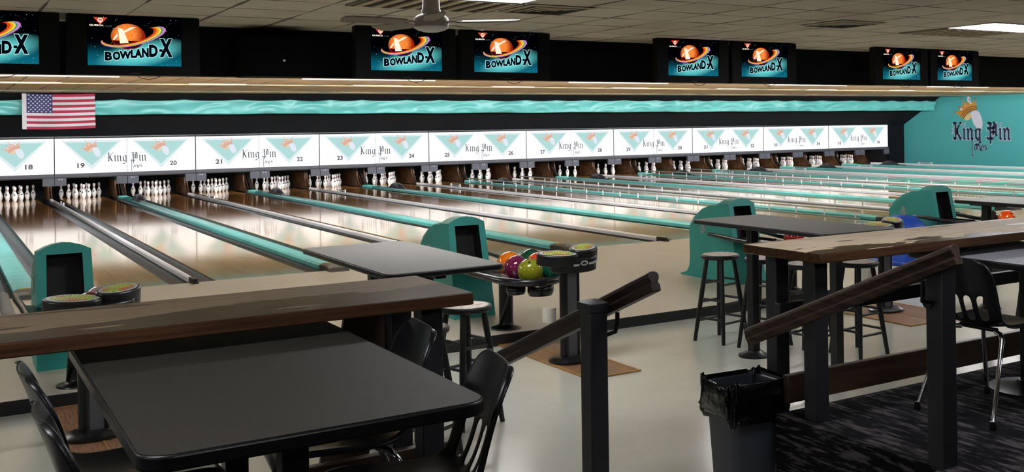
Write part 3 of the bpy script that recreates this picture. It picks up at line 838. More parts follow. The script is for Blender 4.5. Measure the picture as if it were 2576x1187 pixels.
for i in range(7):
    x = -4.0+i*5.2
    batten(x, x+2.4, -1.45, L_APPROACH, f'tube light behind the soffit over the approach, number {i+1} from the left', 'tube lights behind the soffit')
    washer(x, x+2.4, 2.0, L_LANE, f'added washer light over the lanes near the foul line, number {i+1} from the left', 'added washer lights over the lanes')
    washer(x+1.5, x+3.9, 4.9, L_LANE, f'added washer light over the lanes near the arrows, number {i+1} from the left', 'added washer lights over the middle of the lanes')
for i in range(10):
    x = -1.6+i*3.33
    troffer(x, x+1.1, 9.28, 9.46, L_MID, f'short tube light in the middle of the lane ceiling, number {i+1} from the left', 'short tube lights mid lane')
# low baffles across the lane ceiling
for i, yb in enumerate((9.5, 13.5)):
    t = MB().box(XL, XW, yb, yb+.05, ZC-.022, ZC).build('trim_%d' % (3+i), M('ceiling_batten', '#b9a878', .7, var=.4, vscale=2, vstretch=(.5, 1, 1), col2='#5f6f68'), smooth=0); structure(t)

# ribbed return grilles and square vents
def grille(x0, x1, y0, y1, label):
    t = thing('ceiling_grille', ((x0+x1)/2, (y0+y1)/2, ZC), 0, label, 'grille', 'ceiling grilles')
    w, d = (x1-x0)/2, (y1-y0)/2
    f = MB(); f.box(-w, w, -d, -d+.02, -.014, 0).box(-w, w, d-.02, d, -.014, 0).box(-w, -w+.02, -d, d, -.014, 0).box(w-.02, w, -d, d, -.014, 0)
    f.build('frame', M('grille_frame', '#8f8672', .6, var=.1), t, smooth=0)
    MB().box(-w, w, -d, d, -.003, -.001).build('backing', M('grille_dark', '#40372c', .8, var=.2), t, smooth=0)
    n = 8
    me = MB().bar((0, -d+.02, -.012), (0, d-.02, -.012), .06, .012, 0, (0.0, 0, 1)).mesh('blade', M('grille_blade', '#b5a88f', .6, var=.1), smooth=0)
    for i in range(n): put('blade', me, t, (-w+.08+(2*w-.16)*i/(n-1), 0, 0))
grille(.10, 1.25, -5.94, -5.25, 'ribbed ceiling return grille behind the ceiling fan')
grille(6.02, 7.18, -5.96, -5.33, 'ribbed ceiling return grille beside the right hand light panel')
def vent(cx, cy, label):
    t = thing('ceiling_vent', (cx, cy, ZC), 0, label, 'vent', 'square ceiling vents')
    def ring(r0, r1, z0, z1):
        m = MB(); a = [(-r0, -r0), (r0, -r0), (r0, r0), (-r0, r0)]; b = [(-r1, -r1), (r1, -r1), (r1, r1), (-r1, r1)]
        for i in range(4):
            j = (i+1) % 4; m.add([(*a[i], z0), (*a[j], z0), (*b[j], z1), (*b[i], z1)], [(0, 1, 2, 3)])
        return m
    ring(.295, .25, -.006, -.014).build('frame', M('vent_metal', '#988f7c', .5, var=.1), t, smooth=0)
    MB().box(-.25, .25, -.25, .25, -.012, -.001).build('cavity', M('vent_dark', '#1a1511', .9, var=.2), t, smooth=0)
    for r in (.205, .140, .075): ring(r, r-.022, -.013, -.017).build('louvre', M('vent_metal'), t, smooth=0)
vent(1.62, -5.62, 'square ceiling vent just right of the ceiling fan'); vent(4.74, -5.78, 'square ceiling vent left of the right hand light panel')

# ceiling fan
fx, fy = .135, -6.80
t = thing('ceiling_fan', (fx, fy, ZC), .0, 'grey ceiling fan on a short rod with a frosted bowl light', 'fan')
FANM = M('fan_grey', '#a39d92', .55, var=.08)
MB().lathe([(.0, 0), (.065, 0), (.06, -.03), (.03, -.06), (.0, -.06)], n=24).build('canopy', FANM, t)
MB().lathe([(.046, -.06), (.056, -.19), (.06, -.195), (.06, -.222)], n=20).build('down_rod', FANM, t)
MB().lathe([(.0, -.218), (.06, -.218), (.09, -.232), (.107, -.248), (.110, -.27), (.108, -.302), (.0, -.302)], n=28).build('motor', FANM, t)
MB().lathe([(.0, -.302), (.108, -.302), (.106, -.308), (.085, -.322), (.045, -.333), (.0, -.336)], n=28).build('bowl_light', M('frosted_glass', '#d5d2ca', .35, var=.05), t)
for i in range(5):
    a = math.radians(-38+72*i)
    bl = MB().prism([(.17, -.045), (.30, -.062), (.52, -.066), (.56, -.05), (.57, 0), (.56, .05), (.52, .066), (.30, .062), (.17, .045)], ZUP, -.004, .004)
    b = bl.build('blade', M('fan_blade', '#8f897d', .6, var=.08, spec=.2), t); b.rotation_euler = (math.radians(10), 0, a); b.location = (0, 0, -.272)
    ir = MB().box(.085, .2, -.018, .018, -.005, .003).build('blade_iron', FANM, t, smooth=0); ir.rotation_euler = (0, 0, a); ir.location = (0, 0, -.270)

# ------------------------------------------------------------------ ball returns
def hood_meshes():
    side = [(-.02, .0), (.0, .012), (-.10, .05), (-.15, .12), (-.165, .24), (-.16, .40), (-.165, .60), (-.26, .71), (-.40, .80), (-.55, .85), (-.68, .855), (-.73, .84), (-.74, .45), (-.76, 0)]
    side = [(u, v) for u, v in side]
    def body():
        rows = []
        for i, xx in enumerate((-.175, -.168, -.12, 0, .12, .168, .175)):
            k = (0.93, .985, 1.0, 1.0, 1.0, .985, .93)[i]
            rows.append([(xx*(1.12 if v < .03 else 1), u if v < .03 else u*(1 if k > .95 else 1)-.0, v*k) for u, v in side])
        m = MB(); m.grid(rows); n = len(side)
        m.add(rows[0], [tuple(range(n))]); m.add(rows[-1], [tuple(range(n))[::-1]])
        return m.mesh('body', TEAL, smooth=50)
    # front bezel: arched frame with a deep opening
    bm = bmesh.new()
    xs = [-.205, -.20, -.135, -.07, 0, .07, .135, .20, .205]
    def top(x): return .925-.055*(x/.2)**2
    zs = [0, .03, .25, .485, .84, None]
    def fy(z): return -1.075+.20*z**1.15       # local front face, leaning back toward the top
    front = [[bm.verts.new((x*(1.0-.11*((z if z is not None else top(x))/.9)), fy(z if z is not None else top(x)), z if z is not None else top(x))) for x in xs] for z in zs]
    back = [[bm.verts.new((x*(1.0-.11*((z if z is not None else top(x))/.9)), -.70+.02*(z or 0), z if z is not None else top(x)-.012)) for x in xs] for z in zs]
    ff = {}
    for i in range(len(zs)-1):
        for k in range(len(xs)-1):
            f = bm.faces.new((front[i][k], front[i][k+1], front[i+1][k+1], front[i+1][k])); ff[i, k] = f
            bm.faces.new((back[i][k+1], back[i][k], back[i+1][k], back[i+1][k+1]))
    for k in range(len(xs)-1): bm.faces.new((front[-1][k], front[-1][k+1], back[-1][k+1], back[-1][k])); bm.faces.new((front[0][k+1], front[0][k], back[0][k], back[0][k+1]))
    for i in range(len(zs)-1): bm.faces.new((front[i+1][0], back[i+1][0], back[i][0], front[i][0])); bm.faces.new((front[i][-1], back[i][-1], back[i+1][-1], front[i+1][-1]))
    op = [ff[3, k] for k in (2, 3, 4, 5)]
    r = bmesh.ops.extrude_face_region(bm, geom=op)
    nv = [g for g in r['geom'] if isinstance(g, bmesh.types.BMVert)]; nf = [g for g in r['geom'] if isinstance(g, bmesh.types.BMFace)]
    bmesh.ops.delete(bm, geom=op, context='FACES')
    for v in nv: v.co.y += .16
    for f in nf:
        f.material_index = 1
        for e in f.edges:
            for g in e.link_faces: g.material_index = 1
    bmesh.ops.recalc_face_normals(bm, faces=bm.faces)
    me = bpy.data.meshes.new('front_shell'); bm.to_mesh(me); bm.free()
    me.materials.append(TEAL); me.materials.append(M('hood_opening_black', '#050506', .6, var=.2))
    me.polygons.foreach_set('use_smooth', [True]*len(me.polygons)); me.set_sharp_from_angle(angle=math.radians(38))
    return body(), me
hb_me, hf_me = hood_meshes()
em_ = MB()
em_.prism([(-.09, .02), (-.05, -.01), (-.02, -.05), (.0, -.075), (.02, -.05), (.05, -.01), (.09, .02), (.04, .01), (0, -.02), (-.04, .01)], XEX, -.004, 0)
em_.prism(ell(0, .035, .034, .045, 0, 18), XEX, -.004, 0)
em_me = em_.mesh('emblem', M('emblem_silver', '#8d9c9c', .4, metal=.3), smooth=0)
rail_pts = lambda s: [(s*.32, -.72, .535), (s*.32, -.95, .525), (s*.30, -1.2, .505), (s*.29, -1.75, .495), (s*.27, -2.15, .49), (s*.20, -2.33, .487), (s*.09, -2.40, .485), (0, -2.41, .485)]
rr_me = [MB().tube(rail_pts(s), [.02, .026, .026, .028, .03, .032, .032, .032], 12).mesh('side_rail', M('rack_black', '#131316', .25, spec=.6), smooth=60) for s in (-1, 1)]
tr_rows = []
for i in range(9):
    u = i/8; yy = -.9-1.46*u; w = .26*(1 if u < .8 else math.sqrt(max(0.05, 1-((u-.8)/.2)**2*.8)))
    tr_rows.append([(w*c, yy, .475-.045*(1-c*c)*(.5 if u < .1 else 1)) for c in (-1, -.75, -.5, -.25, 0, .25, .5, .75, 1)])
tray_me = MB().grid(tr_rows).mesh('tray', M('rack_black'), smooth=60)
pod_me = MB().lathe([(.0, .0), (.10, .0), (.115, .03), (.115, .085), (.07, .11), (0, .11)], (0, 0, 0), 18, sy=.8).mesh('hand_dryer', M('rack_black'), smooth=60)
ped_me = MB().lathe([(.0, 0), (.135, 0), (.13, .012), (.085, .025), (.065, .04), (.062, .05), (.062, .41), (0, .41)], n=24).mesh('pedestal', BLACKP, smooth=40)
brc_me = MB().tube([(0, -1.98, .42), (0, -1.30+.02, .02)], .013, 8).mesh('brace', BLACKM, smooth=60)
brc_me = MB().tube([(-.06, -1.95, .42), (-.06, -1.72, .05), (-.06, -1.66, .0)], .012, 8).mesh('brace', BLACKM, smooth=60)
deck_me = MB().box(-.12, .12, -1.06, -.75, .45, .475).box(-.16, -.12, -1.3, -.95, .47, .50).box(.12, .16, -1.3, -.95, .47, .50).mesh('exit_ramp', BLACKP, smooth=0)
retn = {}
BR = [(-1, '17 and 18', 'leftmost teal ball return behind the left wooden bar'),
      (0, '19 and 20', 'teal ball return with coloured balls beside the middle tall table'),
      (1, '21 and 22', 'teal ball return behind the right tall table and the bar stools'),
      (2, '23 and 24', 'teal ball return at the far right behind the blue plastic ramp')]
for k, nn, lab in BR:
    cx = (k+.5)*P
    t = thing('ball_return', (cx, -3.02, 0), 0, lab, 'ball return', 'teal ball returns')
    h = put('hood', hb_me, t); put('front_shell', hf_me, h); put('emblem', em_me, h, (-.176, -.42, .56)); put('exit_ramp', deck_me, t)
    for me in rr_me: put('side_rail', me, t)
    put('tray', tray_me, t); put('pedestal', ped_me, t, (0, -1.71, 0)); put('brace', brc_me, t); put('hand_dryer', pod_me, t, (.07, -2.22, .345)); put('hand_dryer', pod_me, t, (-.10, -2.10, .355), (0, 0, 0), (.75, .75, .75))
# grey pipe on the approach at the left edge
t = thing('track_pipe', (-1.885, 0, 0), 0, 'grey padded pipe on the approach beside the leftmost teal ball return', 'pipe')
MB().tube([(-.02, -.22, .055), (-.03, -1.2, .055), (-.05, -3.3, .055)], .055, 14).build('pipe', M('grey_foam', '#6f7070', .6, var=.1), t)

# bowling balls
def ball(name, cx, cy, cz, col, label, hole=(0, -.6, .8), col2=None):
    m = M('ball_'+name, col, .07, coat=.6, var=.45 if col2 else .25, vscale=9, col2=col2, vstretch=(1, 1, 2))
    t = thing('bowling_ball', (cx, cy, cz), 0, label, 'bowling ball', 'bowling balls on the racks')
    bm = bmesh.new(); bmesh.ops.create_uvsphere(bm, u_segments=40, v_segments=24, radius=.1085)
    me = bpy.data.meshes.new('sphere'); bm.to_mesh(me); bm.free(); me.materials.append(m)
    me.polygons.foreach_set('use_smooth', [True]*len(me.polygons))
    put('sphere', me, t)
    h = Vector(hole).normalized(); rot = h.to_track_quat('Z', 'Y').to_matrix().to_4x4()
    hm_ = MB()
    for u, v in ((-.017, .022), (.017, .022), (.0, -.035)):
        p = Vector((u, v, 0)); p.z = math.sqrt(.1089**2-u*u-v*v)
        nn = p.normalized(); a = nn.cross(Vector((1, 0, 0))).normalized(); b = nn.cross(a)
        hm_.add([tuple(rot @ (p+(a*math.cos(2*PI*k/12)+b*math.sin(2*PI*k/12))*.012)) for k in range(12)], [tuple(range(12))])
    hm_.build('finger_holes', M('hole_black', '#0a0808', .8), t, smooth=0)
zb = .55
ball('orange', 1.735, -4.660, zb, '#f07d12', 'orange bowling ball at the left end of the middle rack', (-.8, -.5, -.3), '#e06a08')
ball('plum', 1.655, -4.955, zb, '#5e1236', 'plum purple bowling ball between the orange and olive ones on the middle rack', (.35, -.8, -.2), '#7c2148')
ball('olive', 1.660, -5.200, zb, '#8a8c1e', 'olive yellow bowling ball at the front of the middle rack', (-.2, -.3, .9), '#7a7a18')
ball('green', 1.985, -4.600, zb, '#0d4f38', 'dark green bowling ball at the back of the middle rack', (.2, -.3, .9), '#0a3f2e')
ball('coral', 1.915, -4.870, zb, '#ef4a1e', 'coral red bowling ball behind the plum one on the middle rack', (.1, .3, .9), '#e23c14')
ball('emerald', 1.885, -5.190, zb, '#0b4a36', 'dark green bowling ball half hidden under the round keypads of the middle console', (-.2, .6, .6), '#0c5c42')
ball('maroon', -1.60, -4.85, zb+.0, '#4a0f1e', 'maroon bowling ball peeking out behind the left keypad console', (0, .3, .9), '#6a1a2a')
ball('rose', -1.50, -4.56, zb, '#a08080', 'dusty rose bowling ball just showing behind the maroon one at the left', (0, .3, .9), '#b89a96')
ball('tangerine', 8.35, -4.90, zb, '#ff5a12', 'bright orange bowling ball at the right edge under the far tall table', (-.1, -.6, .4), '#f24a08')
ball('black', 8.33, -4.66, zb, '#17181b', 'black bowling ball behind the bright orange one at the right edge', (-.1, .6, .6), '#24252a')
ball('red', 5.02, -4.75, zb, '#b8161c', 'red bowling ball glimpsed under the right tall table', (-.1, .6, .6), '#8e1016')

# blue plastic ramp beside the far ball return
t = thing('ball_ramp', (7.62, -3.9, 0), 0, 'rounded blue plastic ball ramp in front of the far right teal ball return', 'ramp')
BLU = M('blue_plastic', '#1747b0', .4, var=.1, vscale=4)
rows = []
for i in range(15):
    u = i/14; xx = -.34+.68*u
    h = .56*(1-abs(2*u-1)**3.2)**.8+.02; d = .30
    rows.append([(xx, -d, 0), (xx, -d*.96, h*.55), (xx, -d*.8, h*.85), (xx, -d*.35, h), (xx, d*.35, h), (xx, d*.8, h*.85), (xx, d, 0)])
m = MB(); m.grid(rows); m.add(rows[0], [tuple(range(7))]); m.add(rows[-1], [tuple(range(7))[::-1]]); m.build('shell', BLU, t, smooth=60)
MB().prism(rrect(-.40, .40, -.33, .33, .12), ZUP, 0, .05).build('base', BLU, t, bevel=.015)

# ------------------------------------------------------------------ keypad consoles
def keypad_mat():
    q = NT('keypad_overlay', .35); x, y, z = q.xyz()
    gx = q.math('MULTIPLY', x, 46); gy = q.math('MULTIPLY', y, 52)
    cx = q.math('FLOOR', gx); cy2 = q.math('FLOOR', gy)
    fx = q.math('ABSOLUTE', q.math('SUBTRACT', q.math('FRACT', gx), .5)); fy = q.math('ABSOLUTE', q.math('SUBTRACT', q.math('FRACT', gy), .5))
    key = q.math('MULTIPLY', q.math('LESS_THAN', fx, .36), q.math('LESS_THAN', fy, .36))
    w = q.white(q.math('ADD', cx, q.math('MULTIPLY', cy2, 13.7)))
    kc = q.mix(q.math('GREATER_THAN', w, .35), '#a3b128', '#c3cc38')
    reg = q.noise(9, (1, 1, 1), 1)
    kc = q.mix(q.math('GREATER_THAN', reg, .56), kc, '#e0472c')
    bg = q.mix(q.math('GREATER_THAN', q.noise(7, (1, 1.3, 1), 1), .5), '#4a5f38', '#2f7a3c')
    col = q.mix(key, bg, kc)
    q.l(col, q.b.inputs['Base Color']); return q.m
KPM = keypad_mat()
SILV = M('silver_print', '#c9ccd2', .35, metal=.2)
def console_meshes():
    out = []
    pads = [(-.135, .02, .155, .10, math.radians(-6)), (.155, .03, .105, .085, math.radians(14))]
    return pads
def make_console():
    t = thing('scoring_console', (0, 0, 0), 0, 'x', 'keypad console', 'keypad consoles')
    # base flange and twin post with a grey panel between
    MB().lathe([(0, 0), (.185, 0), (.185, .018), (.15, .034), (.12, .04), (0, .04)], n=32, sy=.82).build('base', BLACKP, t, smooth=40)
    for s in (-1, 1):
        MB().tube([(s*.060, 0, .03), (s*.060, 0, .70)], .033 if s < 0 else .022, 14).build('post', BLACKP, t)
    MB().box(-.045, .05, -.018, .018, .04, .70).build('post_panel', M('post_grey', '#5b5d61', .45, var=.08), t, smooth=0)
    # head: two oval pads sharing one body
    hz = .748
    b = MB(); b.prism(ell(-.115, .0, .165, .110, math.radians(-25), 32), ZUP, hz+.005, hz+.092)
    b.prism(ell(.15, .055, .158, .105, math.radians(38), 32), ZUP, hz+.005, hz+.112)
    b.prism(ell(.03, -.0, .20, .115, 0, 32), ZUP, hz-.05, hz+.06)
    h = b.build('head', M('console_black', '#0f0f11', .35, var=.15), t, bevel=.008)
    h.rotation_euler = (math.radians(6), 0, 0); h.location = (0, .075, .012)
    for cx, cy, a, c, r, zz in ((-.115, 0, .147, .093, -25, hz+.0932), (.15, .055, .140, .088, 38, hz+.1132)):
        rim = MB().prism(ell(cx, cy, a, c, math.radians(r), 32), ZUP, zz-.001, zz+.001).build('keypad_rim', M('pad_rim_grey', '#9a9d9e', .4), h, smooth=0)
        kp = MB().prism(ell(0, 0, a-.026, c-.020, 0, 32), ZUP, -.001, .0012).build('keypad', KPM, h, smooth=0)
        kp.location = (cx, cy, zz+.001); kp.rotation_euler = (0, 0, math.radians(r))
    m = MB()
    c1 = ell(.06, hz+.028, .034, .020, 0, 16); c2 = ell(.06, hz+.028, .020, .010, 0, 16)
    for i in range(16):
        j = (i+1) % 16; m.flat([c1[i], c1[j], c2[j], c2[i]], -.128)
    m.flat([(-.085, hz+.045), (-.06, hz+.03), (-.02, hz+.022), (.018, hz+.022), (.014, hz+.008), (-.025, hz+.006), (-.06, hz+.018)], -.128)
    m.flat([(.10, hz+.028), (.14, hz+.034), (.175, hz+.05), (.18, hz+.035), (.15, hz+.016), (.105, hz+.012)], -.128)
    m.v = [(x, y+.010, z) for x, y, z in m.v]
    m.build('printed_logo', SILV, h, smooth=0, fix=False)
    return t
ZR = ZT+.013
con = make_console(); con.location = (1.655, -5.87, ZR)
con['label'] = 'black twin keypad console on a post beside the coloured bowling balls'
dup(con, (-1.685, -5.87, ZR), math.radians(6), 'black twin keypad console in front of the leftmost teal ball return, behind the left bar')
dup(con, (5.20, -5.86, ZR), 0, 'black keypad console behind the right wooden bar, its post on a brown floor board')
# white paper roll holders on the posts
for i, (x, lab) in enumerate(((1.655, 'white paper roll fixed to the post of the middle keypad console'), (5.20, 'white paper roll fixed to the post of the right keypad console'))):
    t = thing('paper_roll', (x-.105, -5.715, .27), 0, lab, 'roll', 'white paper rolls')
    MB().lathe([(.02, -.055), (.055, -.055), (.055, .055), (.02, .055)], n=20).build('roll', M('paper_white', '#d8d2c4', .8, var=.08), t)
# wood-look boards under the consoles
def board(x0, x1, y0, y1, label):
    t = thing('floor_board', ((x0+x1)/2, (y0+y1)/2, ZT), 0, label, 'floor board', 'wooden boards under the consoles')
    w, d = (x1-x0)/2, (y1-y0)/2
    MB().box(-w, w, -d, d, 0, .010).build('panel', WOODF, t, smooth=0)
    f = MB(); f.box(-w-.02, w+.02, -d-.02, -d, 0, .013).box(-w-.02, w+.02, d, d+.02, 0, .013).box(-w-.02, -w, -d, d, 0, .013).box(w, w+.02, -d, d, 0, .013)
    f.box(-.02, -.012, -d, d, .010, .014)
    f.build('edge_strip', M('oak_edge', '#a57c45', .45, var=.3, vscale=8), t, smooth=0)
q = NT('brown_laminate', .42); x, y, z = q.xyz()
b1 = q.white(q.math('FLOOR', q.math('DIVIDE', x, .12)))
col = q.mix(b1, '#8d6646', '#75523a'); col = q.mix(q.rng(q.noise(14, (6, .6, 1), 5), .4, .65), col, '#5e412c')
q.l(col, q.b.inputs['Base Color']); WOODF = q.m
board(1.48, 1.90, -6.44, -4.99, 'brown wood floor board under the middle keypad console')
board(-1.85, -1.43, -6.44, -4.99, 'brown wood floor board under the left keypad console')
board(4.83, 5.60, -6.50, -5.30, 'brown wood floor board under the right keypad console')
# ------------------------------------------------------------------ tables
LAM = M('grey_laminate', '#7f7c76', .62, var=.22, vscale=180, spec=.22)
LAMD = M('charcoal_laminate', '#3c3933', .58, var=.30, vscale=260, spec=.25, col2='#2a2826')
EDGE = M('black_table_edge', '#0f0f12', .35, spec=.5)
def table(name, x0, x1, y0, y1, z0, top, posts, r, label, lam, th=.034):
    cx, cy = (x0+x1)/2, (y0+y1)/2
    t = thing(name, (cx, cy, z0), 0, label, 'table')
    w, d = (x1-x0)/2, (y1-y0)/2; h = top-z0
    MB().prism(rrect(-w, w, -d, d, r), ZUP, h-th, h-.001).build('edge_band', EDGE, t, bevel=.007, segs=3)
    MB().prism(rrect(-w+.006, w-.006, -d+.006, d-.006, r-.005), ZUP, h-.004, h).build('tabletop', lam, t, smooth=0)
    bs = .125 if name == 'tall_table' else .22
    for px, py in posts:
        MB().box(px-cx-.036, px-cx+.036, py-cy-.036, py-cy+.036, .03, h-th-.01).build('pedestal', BLACKM, t, bevel=.006)
        MB().lathe([(0, 0), (bs, 0), (bs, .012), (.08, .03), (.06, .05), (0, .05)], (px-cx, py-cy, 0), 28).build('base', BLACKM, t, smooth=40)
        MB().box(px-cx-.03, px-cx+.03, max(-d+.05, py-cy-.22), min(d-.05, py-cy+.22), h-th-.03, h-th).build('bracket', BLACKM, t, smooth=0)
    return t
table('tall_table', -.475, .235, -7.60, -6.02, ZT, .98, ((-.12, -6.42), (-.12, -7.28)), .05, 'tall table with grey laminate top behind the left wooden bar', LAM)
table('tall_table', 2.68, 3.41, -7.66, -6.09, ZT, .98, ((2.93, -6.57), (3.05, -7.38)), .05, 'tall table with grey laminate top behind the right wooden bar, stools tucked under it', LAM)
table('tall_table', 5.87, 6.62, -7.66, -6.12, ZT, .98, ((6.10, -6.35), (6.2, -7.30)), .05, 'far tall table with grey top cut off by the right edge of the photo', LAM)
table('dining_table', -2.105, -1.245, -10.475, -8.90, ZP, 1.04, ((-1.675, -9.45), (-1.675, -10.12)), .075, 'large charcoal laminate table in the left foreground', LAMD, .04)
table('dining_table', 2.03, 2.90, -10.50, -8.95, ZP, 1.04, ((2.46, -9.45), (2.46, -10.15)), .06, 'grey laminate table at the right edge behind the black chair', M('pale_laminate', '#9a9aa2', .6, var=.15, vscale=200, spec=.2), .036)

# ------------------------------------------------------------------ bar stools
q = NT('worn_stool_seat', .5); x, y, z = q.xyz()
rr = q.math('SQRT', q.math('ADD', q.math('MULTIPLY', x, x), q.math('MULTIPLY', y, y)))
top = q.math('GREATER_THAN', z, .7345)
w = q.math('ADD', q.rng(rr, .155, .135), q.math('MULTIPLY', q.math('SUBTRACT', q.noise(14, (1, 1, 1), 5), .5), 1.2))
col = q.mix(q.math('MULTIPLY', top, q.rng(w, .4, .6)), '#121214', '#b3a290')
col = q.mix(q.math('MULTIPLY', top, q.rng(q.noise(9, (1, 4, 1), 4), .58, .66)), col, '#4a423c')
q.l(col, q.b.inputs['Base Color']); SEATM = q.m
STB = M('stool_black', '#111114', .4, var=.3, vscale=14)
def make_stool():
    t = thing('bar_stool', (0, 0, 0), 0, 'x', 'stool', 'black bar stools')
    MB().lathe([(0, .70), (.155, .70), (.166, .708), (.168, .728), (.160, .737), (.0, .737)], n=36).build('seat', SEATM, t, smooth=40)
    lt = [(.115, .70), (.225, 0)]
    def lp(a, z):
        r = .115+(.225-.115)*(.70-z)/.70; return (r*math.cos(a), r*math.sin(a), z)
    for i in range(4):
        a = PI/4+i*PI/2
        MB().tube([lp(a, .702), lp(a, .35), lp(a, 0)], [.019, .021, .016], 12).build('leg', STB, t)
    for i in range(4):
        a, b = PI/4+i*PI/2, PI/4+(i+1)*PI/2; dz = .028 if i % 2 else 0
        for z in (.17, .33, .49):
            MB().tube([lp(a, z+dz), lp(b, z+dz)], .0105, 8).build('rung', STB, t)
    return t
st = make_stool(); st.location = (3.105, -5.93, ZT); st.rotation_euler = (0, 0, .2)
st['label'] = 'black bar stool nearest the approach at the right, its scuffed seat seen whole'
def stool(x, y, rz, lab): return dup(st, (x, y, ZT), rz, lab)
stool(3.235, -6.35, .35, 'second black bar stool from the left under the right tall table')
stool(3.26, -6.83, .15, 'third black bar stool from the left, between the two posts of the right bar')
stool(3.66, -7.00, .05, 'fourth black bar stool from the left, right of the right bar posts')
stool(.285, -6.92, .25, 'black bar stool by the right end of the left wooden bar')
stool(-.22, -7.42, .5, 'black bar stool mostly hidden under the left wooden bar behind the chairs')
stool(6.55, -6.95, .3, 'black bar stool at the far right edge under the far tall table')
stool(5.75, -7.2, .1, 'black bar stool seen beyond the black chair at the right edge')

# ------------------------------------------------------------------ wooden bars
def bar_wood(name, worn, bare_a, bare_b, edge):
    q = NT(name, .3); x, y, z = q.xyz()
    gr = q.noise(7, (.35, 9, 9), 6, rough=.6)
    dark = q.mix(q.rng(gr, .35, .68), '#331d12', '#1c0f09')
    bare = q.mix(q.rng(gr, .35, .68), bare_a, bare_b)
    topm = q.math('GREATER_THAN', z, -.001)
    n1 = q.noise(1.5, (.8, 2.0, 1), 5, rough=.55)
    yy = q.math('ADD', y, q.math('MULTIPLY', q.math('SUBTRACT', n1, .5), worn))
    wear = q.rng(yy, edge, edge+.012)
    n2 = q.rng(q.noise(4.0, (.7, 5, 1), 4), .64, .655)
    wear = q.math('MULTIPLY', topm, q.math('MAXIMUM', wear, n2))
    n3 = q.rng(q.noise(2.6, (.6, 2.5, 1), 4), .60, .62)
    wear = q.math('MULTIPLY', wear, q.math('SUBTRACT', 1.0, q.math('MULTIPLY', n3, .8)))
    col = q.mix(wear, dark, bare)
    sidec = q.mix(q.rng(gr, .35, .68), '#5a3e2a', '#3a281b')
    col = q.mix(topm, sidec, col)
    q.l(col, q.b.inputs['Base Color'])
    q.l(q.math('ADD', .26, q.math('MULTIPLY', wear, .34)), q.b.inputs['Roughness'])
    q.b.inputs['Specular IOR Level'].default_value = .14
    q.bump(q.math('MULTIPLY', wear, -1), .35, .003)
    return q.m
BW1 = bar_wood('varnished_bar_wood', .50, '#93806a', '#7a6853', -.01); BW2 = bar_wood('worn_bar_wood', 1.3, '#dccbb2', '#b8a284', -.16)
KICKB = M('kickboard_wood', '#42301f', .45, var=.4, vscale=5, vstretch=(.5, 3, 6), col2='#2c2018')
def bar(x0, x1, mat, posts, kx0, kx1, label):
    t = thing('wooden_bar', ((x0+x1)/2, -9.06, 1.137), 0, label, 'bar counter')
    w = (x1-x0)/2
    MB().box(-w, w, -.287, .287, -.047, 0).build('counter_board', mat, t, bevel=.004)
    for px, py in posts:
        MB().box(px-(x0+x1)/2-.043, px-(x0+x1)/2+.043, py+9.06-.043, py+9.06+.043, ZP-1.137, -.047).build('post', M('bar_post_black', '#222226', .5, var=.2, vscale=8), t, bevel=.004)
    MB().box(kx0-(x0+x1)/2, kx1-(x0+x1)/2, .035, .073, .345-1.137, .487-1.137).build('kickboard', KICKB, t, bevel=.004)
    if x0 > 0: MB().box(kx0-(x0+x1)/2+.05, kx1-(x0+x1)/2, .145, .185, .755-1.137, .83-1.137).build('mid_rail', M('bar_post_black'), t, bevel=.003)
    return t
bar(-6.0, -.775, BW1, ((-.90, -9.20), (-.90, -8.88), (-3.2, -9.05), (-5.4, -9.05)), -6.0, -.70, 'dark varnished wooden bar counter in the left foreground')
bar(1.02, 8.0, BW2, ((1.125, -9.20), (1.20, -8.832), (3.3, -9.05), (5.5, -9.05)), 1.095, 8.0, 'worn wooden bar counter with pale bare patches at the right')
# board leaning under the left bar
t = thing('leaning_board', (-1.07, -8.78, ZP), 0, 'dark brown board standing tilted under the left bar beside the charcoal table', 'board')
MB().bar((-.05, .0, .0), (.10, .02, .78), .20, .022, 0, (0, 1, .0)).build('board', M('leaning_board_wood', '#4d392d', .5, var=.3, vscale=6), t, bevel=.003)

